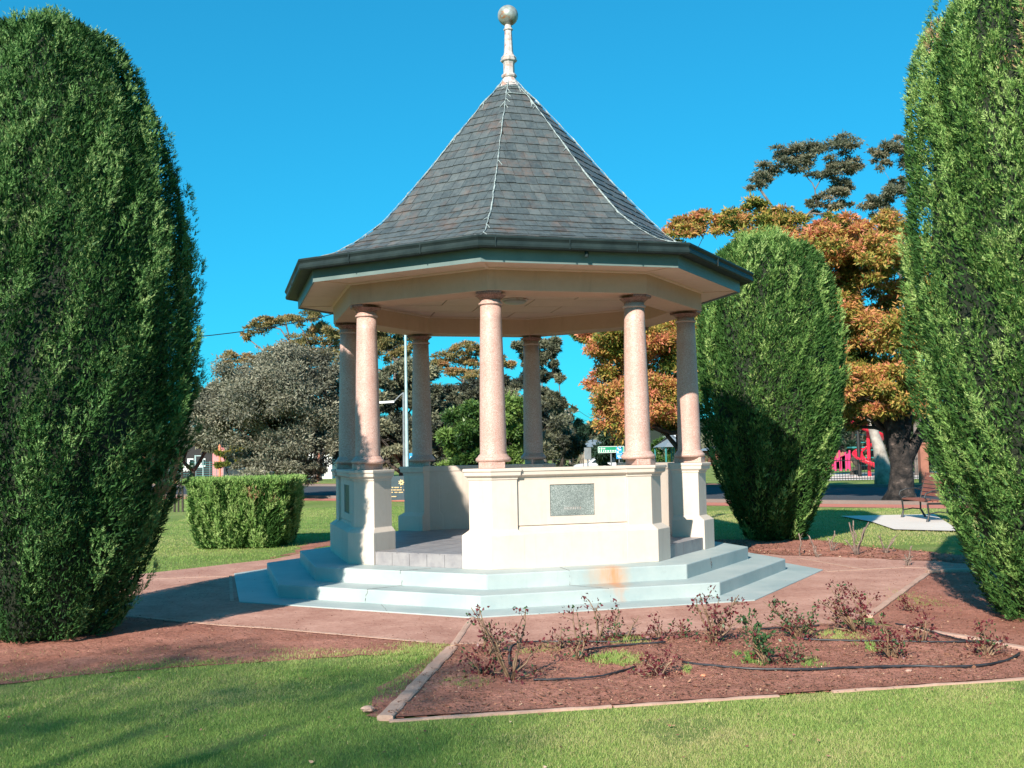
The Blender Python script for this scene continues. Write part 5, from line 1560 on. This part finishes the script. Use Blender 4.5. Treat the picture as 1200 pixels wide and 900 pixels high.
# ================================================================== ROSE BED
def rose(x, y, canes, label, dens=1.0, green=.2, seed=0, name='rose_bush', dead=False):
    """canes: list of (tip_x, tip_y) in picture units"""
    g = np.random.default_rng(seed)
    b = np.array(gp(x, y)); Y = b[1]
    e = empty(name, tuple(b), label, 'rose bush' if not dead else 'dead bush', 'pruned rose bushes in the bed' if not dead else 'bare pruned stumps behind the path')
    mb = MB(); P, D, T = [], [], []
    for (tx, ty) in canes:
        dy = g.uniform(-.08, .08)
        tip = np.array(at(tx, ty, Y + dy)); tip[2] = max(tip[2], .04)
        k = 5; pts = [b + np.array([g.normal() * .015, g.normal() * .015, -.02])]
        for i in range(1, k):
            t = i / (k - 1)
            p = b + (tip - b) * t + np.array([g.normal(), g.normal(), 0]) * .012 * (t < 1) + np.array([0, 0, .02 * math.sin(t * math.pi)])
            pts.append(p)
        ln = np.linalg.norm(tip - b); r0 = .0075 if not dead else .011
        mb.tube([tuple(p) for p in pts], [r0 * (1.25 - .85 * i / (k - 1)) if not dead else r0 * (1.2 - .4 * i / (k - 1)) for i in range(k)], 6)
        nt_ = 2 + int(ln * 8)
        for _ in range(nt_ if not dead else 2):
            t = g.uniform(.35, 1.0); i = min(k - 2, int(t * (k - 1))); p = pts[i] + (pts[i + 1] - pts[i]) * (t * (k - 1) - i)
            d = unit(np.array([g.normal(), g.normal() * .7, abs(g.normal()) * .7 + .2])); q = p + d * g.uniform(.03, .10)
            mb.tube([tuple(p), tuple(q)], [r0 * .4, r0 * .2], 4)
            if not dead:
                m_ = int(g.integers(3, 8) * dens * .75)
                for _ in range(m_):
                    P.append(q + g.normal(size=3) * .018); D.append(unit(d + g.normal(size=3) * .9)); T.append(.1 + .15 * g.random() if g.random() < green else .5 + .5 * g.random())
    mb.build('canes', M['deadwood'] if dead else M['cane'], e, smooth=True)
    if not dead:
        for _ in range(int(26 + 14 * dens)):
            q = b + np.array([g.normal() * .09, g.normal() * .09, abs(g.normal()) * .035 + .015])
            P.append(q); D.append(unit(g.normal(size=3) + np.array([0, 0, .5]))); T.append(.4 + .6 * g.random() if g.random() > green * .5 else .15 * g.random())
    if P:
        P = np.array(P); D = np.array(D); N = unit(np.cross(D, g.normal(size=D.shape)))
        L = g.uniform(.02, .038, len(P)); leaf_mesh('leaves', P, D, N, L, L * .6, np.array(T), M['roseleaf'], e, True)
    return e
rose(600, 800, [(552, 712), (561, 711), (568, 735), (630, 760), (616, 712), (612, 725), (575, 762), (640, 786)], 'straggly front rose bush at the left end of the bed, tallest cane crossing the path', 1.3, .15, 1)
rose(572, 770, [(566, 733), (575, 740), (585, 745), (560, 722), (592, 748), (600, 740)], 'dense dark red rose shoots at the back left corner of the bed', 2.2, .25, 2)
rose(566, 795, [(556, 778), (548, 772), (575, 780), (590, 792), (560, 788)], 'low red stubby rose at the left end by the thick edging', 2.2, .2, 3)
rose(655, 765, [(658, 735), (656, 748), (663, 745), (648, 752), (640, 758)], 'small thin rose with short stems behind the leftmost hose loop', 1.2, .1, 4)
rose(676, 776, [(672, 713), (677, 722), (690, 742), (688, 748), (668, 756)], 'slim rose with a tall leafy tip, second from the left at the back', 1.5, .3, 5)
rose(704, 756, [(690, 703), (697, 712), (708, 722), (706, 730)], 'bare forked rose cane with buds rising in front of the rust stain', 1.0, .1, 6)
rose(724, 752, [(724, 712), (722, 722), (716, 748), (718, 742), (712, 748)], 'upright rose spike with a bunch of leaves at the top', 2.0, .35, 7)
rose(733, 752, [(749, 721), (742, 735)], 'bent bare orange cane leaning right beside the upright spike', .3, .1, 8)
rose(770, 797, [(797, 768), (756, 792), (760, 775), (775, 780), (782, 776), (750, 796)], 'low dark red rose stump with a cut cane in the front middle', 2.6, .05, 9)
rose(772, 752, [(771, 727), (768, 735), (776, 733)], 'tiny rose shoot standing on the path edge in the middle', 1.6, .1, 10)
rose(800, 750, [(800, 728), (797, 735), (806, 740), (795, 745)], 'second tiny rose shoot right of the middle', 1.8, .3, 11)
rose(835, 757, [(815, 700), (820, 695), (828, 702), (833, 712), (842, 705), (832, 735), (848, 715), (862, 700), (866, 697), (824, 740), (856, 738), (868, 728), (845, 745)], 'largest spreading rose with many red sprigs in front of the step corner', 1.8, .12, 12)
rose(900, 782, [(878, 735), (874, 742), (885, 745), (890, 748), (872, 750), (882, 752), (888, 755), (880, 728)], 'rose with a head of glossy green leaves on a thick leaning stem', 4.0, .92, 13)
rose(928, 780, [(938, 752), (945, 765), (918, 768), (915, 760), (955, 770), (936, 768)], 'rose with cut yellow canes and small green shoots at the base', 1.5, .6, 14)
rose(938, 752, [(915, 712), (925, 718), (935, 722), (945, 725), (950, 730), (908, 728), (895, 705), (903, 708), (952, 715), (930, 735), (942, 735)], 'bushy green and red rose behind the thick leaning stem', 2.6, .6, 15)
rose(1006, 745, [(960, 703), (968, 700), (976, 694), (982, 690), (978, 706), (985, 712), (965, 725), (975, 735)], 'red leaved rose leaning left over the path with a long tip', 2.4, .15, 16)
rose(1012, 742, [(997, 690), (1001, 686), (1010, 700), (1016, 697), (1012, 710), (1008, 720)], 'rose with two upright red feathered shoots on the right', 2.4, .05, 17)
rose(1048, 775, [(1030, 720), (1035, 735), (1040, 742), (1028, 748), (1025, 758), (1055, 752), (1060, 745), (1035, 760), (1045, 765), (1052, 770)], 'dense thorny red rose thicket right of the green weeds', 2.2, .2, 18)
rose(1078, 757, [(1080, 732), (1085, 728), (1073, 742), (1090, 735), (1070, 745)], 'small red rose on a dark stem before the back edging', 2.2, .05, 19)
rose(1155, 772, [(1148, 735), (1152, 740), (1143, 745), (1165, 755), (1175, 752), (1180, 758), (1145, 760), (1170, 748), (1150, 755)], 'rightmost rose near the hose end and the big cypress', 2.0, .15, 20)
rose(1068, 718, [(1066, 714), (1072, 715), (1062, 716)], 'little red sprig growing in the soil beyond the edging', 2.5, 0, 21)
# bare pruned stumps on the strip behind the path
rose(937, 652, [(936, 625), (938, 640)], 'single upright bare stump next to the shaded cypress', dead=True, seed=30)
rose(958, 654, [(948, 628), (955, 640), (963, 650)], 'leaning bare stump beside the shaded cypress base', dead=True, seed=31)
rose(975, 648, [(978, 622), (970, 630), (982, 636)], 'short forked bare stump left of the tall sticks', dead=True, seed=32)
rose(1003, 652, [(995, 612), (1001, 622), (1013, 618), (1018, 612), (990, 632), (1008, 634), (1000, 610)], 'tallest bare pruned sticks standing before the shaded lawn', dead=True, seed=33)
rose(1038, 650, [(1030, 628), (1048, 632), (1034, 640), (1050, 628), (1042, 645)], 'y shaped bare stump in the middle of the back strip', dead=True, seed=34)
rose(1063, 664, [(1068, 640), (1058, 655), (1070, 652), (1060, 650)], 'small thorny bare stump near the path joint', dead=True, seed=35)

# drip hoses
def hose(pts, r, label, seed=0):
    P = [Vector(gp(x, y)) for x, y in pts]
    out = []
    for i in range(len(P) - 1):
        p0, p1, p2, p3 = P[max(0, i - 1)], P[i], P[i + 1], P[min(len(P) - 1, i + 2)]
        for j in range(6):
            t = j / 6
            out.append(.5 * ((2 * p1) + (-p0 + p2) * t + (2 * p0 - 5 * p1 + 4 * p2 - p3) * t * t + (-p0 + 3 * p1 - 3 * p2 + p3) * t ** 3))
    out.append(P[-1])
    gr = random.Random(seed)
    out = [(p.x, p.y, .030 + r * .9 + gr.uniform(0, .004)) for p in out]
    mb = MB(); mb.tube(out, r, 8)
    tag(mb.build('drip_hose', M['rubber'], smooth=True), label, 'hose', 'black drip hoses in the rose bed')
hose([(625, 803), (660, 802), (700, 799), (730, 792), (745, 787)], .007, 'black drip hose at the front left of the rose bed', 1)
hose([(597, 785), (597, 768), (604, 760), (630, 757), (680, 757), (730, 757), (775, 753)], .007, 'drip hose curving round the back left of the bed', 2)
hose([(684, 768), (705, 764), (740, 761), (780, 758)], .008, 'short length of hose behind the green tuft', 3)
hose([(800, 782), (830, 786), (880, 790), (940, 791), (1000, 789), (1060, 787), (1110, 788), (1150, 786), (1180, 780), (1195, 772)], .009, 'long hose curving along the front right of the bed', 4)
hose([(884, 743), (915, 741), (960, 738)], .008, 'piece of hose by the path behind the green rose', 5)
hose([(940, 754), (980, 756), (1040, 757), (1100, 758), (1150, 757), (1175, 757)], .008, 'straight hose crossing the back right of the bed', 6)
hose([(1050, 736), (1080, 742), (1110, 751), (1135, 757), (1160, 760)], .008, 'hose slanting from the back edging to the right', 7)
# stone at the corner of the bed and bits of litter
def rockmesh(x, y, r, mat, label, z=0.01, col=None):
    q = gp(x, y); g2 = random.Random(int(x)); mb = MB(); prof = []
    vs, fs = [], []
    n1, n2 = 7, 5
    for i in range(n2 + 1):
        a = math.pi * i / n2 * .95 + .05
        for k in range(n1):
            t = 2 * math.pi * k / n1; rr = r * math.sin(a) * g2.uniform(.75, 1.15)
            vs.append((q[0] + rr * math.cos(t) * 1.3, q[1] + rr * math.sin(t), z + r * .5 - r * .6 * math.cos(a)))
    for i in range(n2):
        for k in range(n1):
            A = i * n1 + k; B = i * n1 + (k + 1) % n1; fs.append((A, B, B + n1, A + n1))
    fs.append(tuple(range(n1))); fs.append(tuple(n2 * n1 + k for k in range(n1)))
    mb.add(vs, fs); tag(mb.build('stone', mat, smooth=False), label, 'stone')
rockmesh(431, 836, .035, M['edging'], 'small pale pink stone on the grass at the left corner of the bed')
rockmesh(824, 796, .016, M['orangeplastic'], 'red scrap lying before the hose in the middle of the bed', .018)
rockmesh(1065, 791, .02, M['edging'], 'small stone beside the long hose on the right', .018)
rockmesh(678, 772, .02, M['pad'], 'small pale stone beside the back hose', .018)

# ---- scatter: litter, grass, weeds
def inside(px, py, poly):
    poly = np.array(poly); r = np.zeros(len(px), bool); j = len(poly) - 1
    for i in range(len(poly)):
        xi, yi = poly[i]; xj, yj = poly[j]
        c = ((yi > py) != (yj > py)) & (px < (xj - xi) * (py - yi) / (yj - yi + 1e-12) + xi)
        r ^= c; j = i
    return r
def scatter_poly(poly, n, g):
    a = np.array(poly); lo, hi = a.min(0), a.max(0)
    x = g.uniform(lo[0], hi[0], n); y = g.uniform(lo[1], hi[1], n)
    k = inside(x, y, poly)
    return x[k], y[k]
g = np.random.default_rng(5)
def litter(name, poly, n, z, label, size=(.006, .022), clump=0, hgt=True):
    x, y = scatter_poly(poly, n, g)
    if clump:
        k = snoise(np.stack([x, y, 0 * x], 1), clump) > g.normal(-.2, .5, len(x)); x, y = x[k], y[k]
    m_ = len(x); P = np.stack([x, y, z + (soil_h(x, y) if hgt else 0) + g.uniform(.001, .008, m_)], 1)
    D = unit(np.stack([g.normal(size=m_), g.normal(size=m_), g.normal(0, .25, m_)], 1)); N = unit(np.cross(D, np.array([0, 0, 1.]) + g.normal(0, .35, (m_, 3))))
    L = g.uniform(*size, m_)
    return tag(leaf_mesh(name, P, D, N, L, L * g.uniform(.25, .8, m_), g.beta(1.6, 2.2, m_), M['litter'], None, True), label, 'litter', kind='stuff')
litter('bed_mulch', BED, 42000, .015, 'bark chips and dead leaves over the rose bed soil')
litter('soil_litter', SOIL1, 26000, .003, 'twigs and chips on the soil strip under the left cypress')
litter('side_litter', SOIL2, 14000, .005, 'chips on the reddish soil under the right cypress')
litter('back_litter', SOIL3, 12000, .019, 'dead sticks and chips on the back soil strip', (.01, .05))
tag(litter('bed_leaves', BED, 2600, .018, 'yellowed dead leaves lying between the roses', (.018, .045), 3.0), kind='stuff')
litter('path_debris', PATH, 26000, .0135, 'small pale debris on the paved path', (.005, .02), 1.2, False)

def grass(name, X, Y, h, label, hv=.35, lean=.5, seed=1, z=0.0, wr=.16, dry=0.0):
    g2 = np.random.default_rng(seed); m_ = len(X)
    P = np.stack([X, Y, np.zeros(m_) + z - .003], 1)
    D = unit(np.stack([g2.normal(0, lean, m_), g2.normal(0, lean, m_), np.ones(m_)], 1))
    N = unit(np.cross(D, g2.normal(size=(m_, 3))))
    L = h * g2.uniform(1 - hv, 1 + hv, m_)
    big = snoise(P * np.array([1, 1, 0]), .8) * .18 + snoise(P * np.array([1, 1, 0]), 3.4) * .14 + snoise(P * np.array([1, 1, 0]), 11) * .06
    T = .46 + big + g2.normal(0, .14, m_) + dry + .045 * np.clip(X, -3, 3)
    T = T + .07
    dryp = np.clip(.05 + .16 * (snoise(P * np.array([1, 1, 0]), 2.2) - .3), .02, .5)
    T = np.where(g2.random(m_) < dryp, .97, np.clip(T, 0, .92))
    return tag(leaf_mesh(name, P, D, N, L, L * wr, T, M['grass']), label, 'grass', kind='stuff')
# lawn in front (dense near the camera)
n = 500000
u_ = g.uniform(0, 1, n); yy = 4.7 + 4.6 * u_ ** 1.15
xx = g.uniform(-1, 1, n) * (yy * .52)
nosoil = ~(inside(xx, yy, BED) | inside(xx, yy, PATH))
s1 = inside(xx, yy, SOIL1)
rag = snoise(np.stack([xx, yy, 0 * xx], 1), 4.0)
fineb = snoise(np.stack([xx, yy, 0 * xx], 1), 9.0)
mx_ = np.array([gp(*p)[:2] for p in ((-120, 818), (0, 803), (100, 791), (200, 783), (300, 777), (420, 768), (503, 764), (478, 788), (436, 818))])
dmin = np.full(n, 9.)
for a_, b_ in zip(mx_[:-1], mx_[1:]):
    d_ = b_ - a_; t_ = np.clip(((xx - a_[0]) * d_[0] + (yy - a_[1]) * d_[1]) / (d_ @ d_), 0, 1)
    dmin = np.minimum(dmin, np.hypot(xx - a_[0] - d_[0] * t_, yy - a_[1] - d_[1] * t_))
mn = snoise(np.stack([xx, yy, 0 * xx], 1), 3.2) * .5 + snoise(np.stack([xx, yy, 0 * xx], 1), 8.5) * .45
pin = np.clip(.75 - dmin / .5 + .65 * mn, .015, 1)
pout = np.clip(.45 + dmin / .35 + .55 * mn, 0.04, 1)
keep = nosoil & (g.random(n) < np.where(s1, pin, pout)) & ~((rag + .5 * fineb > 1.0) & (g.random(n) < .7))
def near_seg(x, y, a, b, w):
    a = np.array(gp(*a)[:2]); b = np.array(gp(*b)[:2]); d = b - a; t = np.clip(((x - a[0]) * d[0] + (y - a[1]) * d[1]) / (d @ d), 0, 1)
    return np.hypot(x - a[0] - d[0] * t, y - a[1] - d[1] * t) < w
for sgm in (((452, 845), (530, 762)), ((456, 846), (912, 816)), ((975, 811.5), (1290, 790))):
    keep &= ~near_seg(xx, yy, *sgm, .05)
ok = keep & ~(inside(xx, yy, SOIL2)) & (yy < 9.2)
zz = np.where(inside(xx[ok], yy[ok], SOIL1), .004 + soil_h(xx[ok], yy[ok]) * .8, 0)
grass('front_lawn', xx[ok], yy[ok], .021, z=zz, label='short green lawn across the front of the picture', seed=3)
# patches growing in the soil
def patch(x, y, rx, ry, n, h, label, dry=0.0, z=.012, seed=0):
    c = gp(x, y); g2 = np.random.default_rng(seed); s = c[1] / F_PX
    a = g2.normal(0, .45, n); b = g2.normal(0, .45, n)
    ryw = ry * c[1] * c[1] / (F_PX * CAM_H)
    k = ((a * a + b * b) < 1.6) & (snoise(np.stack([a * rx * s, b * rx * s, 0 * a], 1), 22) > -.35)
    grass('weed_patch', c[0] + a[k] * rx * s, c[1] + b[k] * ryw, h, label, seed=seed, z=z + .006, dry=dry - .14)
patch(722, 777, 30, 9, 2600, .035, 'bright green grass tuft in the rose bed, left of the middle', .05, .018, 1)
patch(735, 754, 22, 6, 1200, .03, 'green weeds beside the back hose in the bed', .1, .018, 2)
patch(806, 790, 9, 5, 500, .03, 'little green weed by the red scrap', -.1, .018, 3)
patch(985, 748, 26, 7, 1600, .026, 'grassy weeds at the back right of the bed', .1, .018, 4)
patch(1022, 762, 16, 7, 900, .03, 'dark green weed clump before the thorny thicket', -.15, .018, 5)
patch(950, 780, 16, 5, 700, .028, 'weed clump at the foot of the cut yellow canes', -.1, .018, 6)
patch(545, 803, 30, 8, 900, .02, 'thin grass in the left corner of the bed', .1, .018, 7)
patch(640, 765, 40, 6, 800, .02, 'sparse weeds behind the front left rose', .1, .018, 8)
patch(880, 776, 16, 7, 900, .04, 'leafy weeds under the leaning green rose', -.2, .018, 9)
patch(1075, 705, 30, 14, 900, .02, 'pale grass patch on the side soil', .15, .009, 10)
patch(480, 770, 50, 14, 3500, .024, 'grass fringe running into the soil beside the thick edging', -.05, .008, 11)
patch(390, 790, 90, 14, 3000, .022, 'thin grass spreading into the left soil strip', -.05, .008, 12)
# lawns farther back: coarser tufts
def far_lawn(name, x0, x1, y0, y1, n, h, label, excl, seed):
    g2 = np.random.default_rng(seed); X = g2.uniform(x0, x1, n); Yv = g2.uniform(y0, y1, n)
    k = np.ones(n, bool)
    for e_ in excl: k &= ~inside(X, Yv, e_)
    k &= (((X - CX) ** 2 + (Yv - CY) ** 2) > 17)
    k &= ~((np.array([X, Yv]).T - ra) @ rn > -2.0)
    grass(name, X[k], Yv[k], h, label, seed=seed, wr=.22, dry=.14)
far_lawn('left_lawn', -9, -1.5, 15.2, 34, 90000, .035, 'sunlit lawn around the clipped hedge on the left', (PATH, SOIL4), 6)
far_lawn('right_lawn', 3.2, 14, 17.4, 28, 70000, .035, 'lawn between the back soil strip and the red footpath', (PATH, SOIL3), 7)
# fallen leaves on the lawn
x, y = g.uniform(-4, 5, 260), g.uniform(5, 9, 260)
k = ~inside(x, y, PATH)
x, y = x[k], y[k]; m_ = len(x)
P = np.stack([x, y, np.full(m_, .022)], 1); D = unit(np.stack([g.normal(size=m_), g.normal(size=m_), g.normal(0, .2, m_)], 1)); N = unit(np.cross(D, np.array([0, 0, 1.]) + g.normal(0, .3, (m_, 3))))
L = g.uniform(.015, .035, m_)
tag(leaf_mesh('fallen_leaves', P, D, N, L, L * .6, g.uniform(.3, .95, m_), M['litter'], None, True), 'brown leaves scattered on the front lawn', 'leaves', kind='stuff')
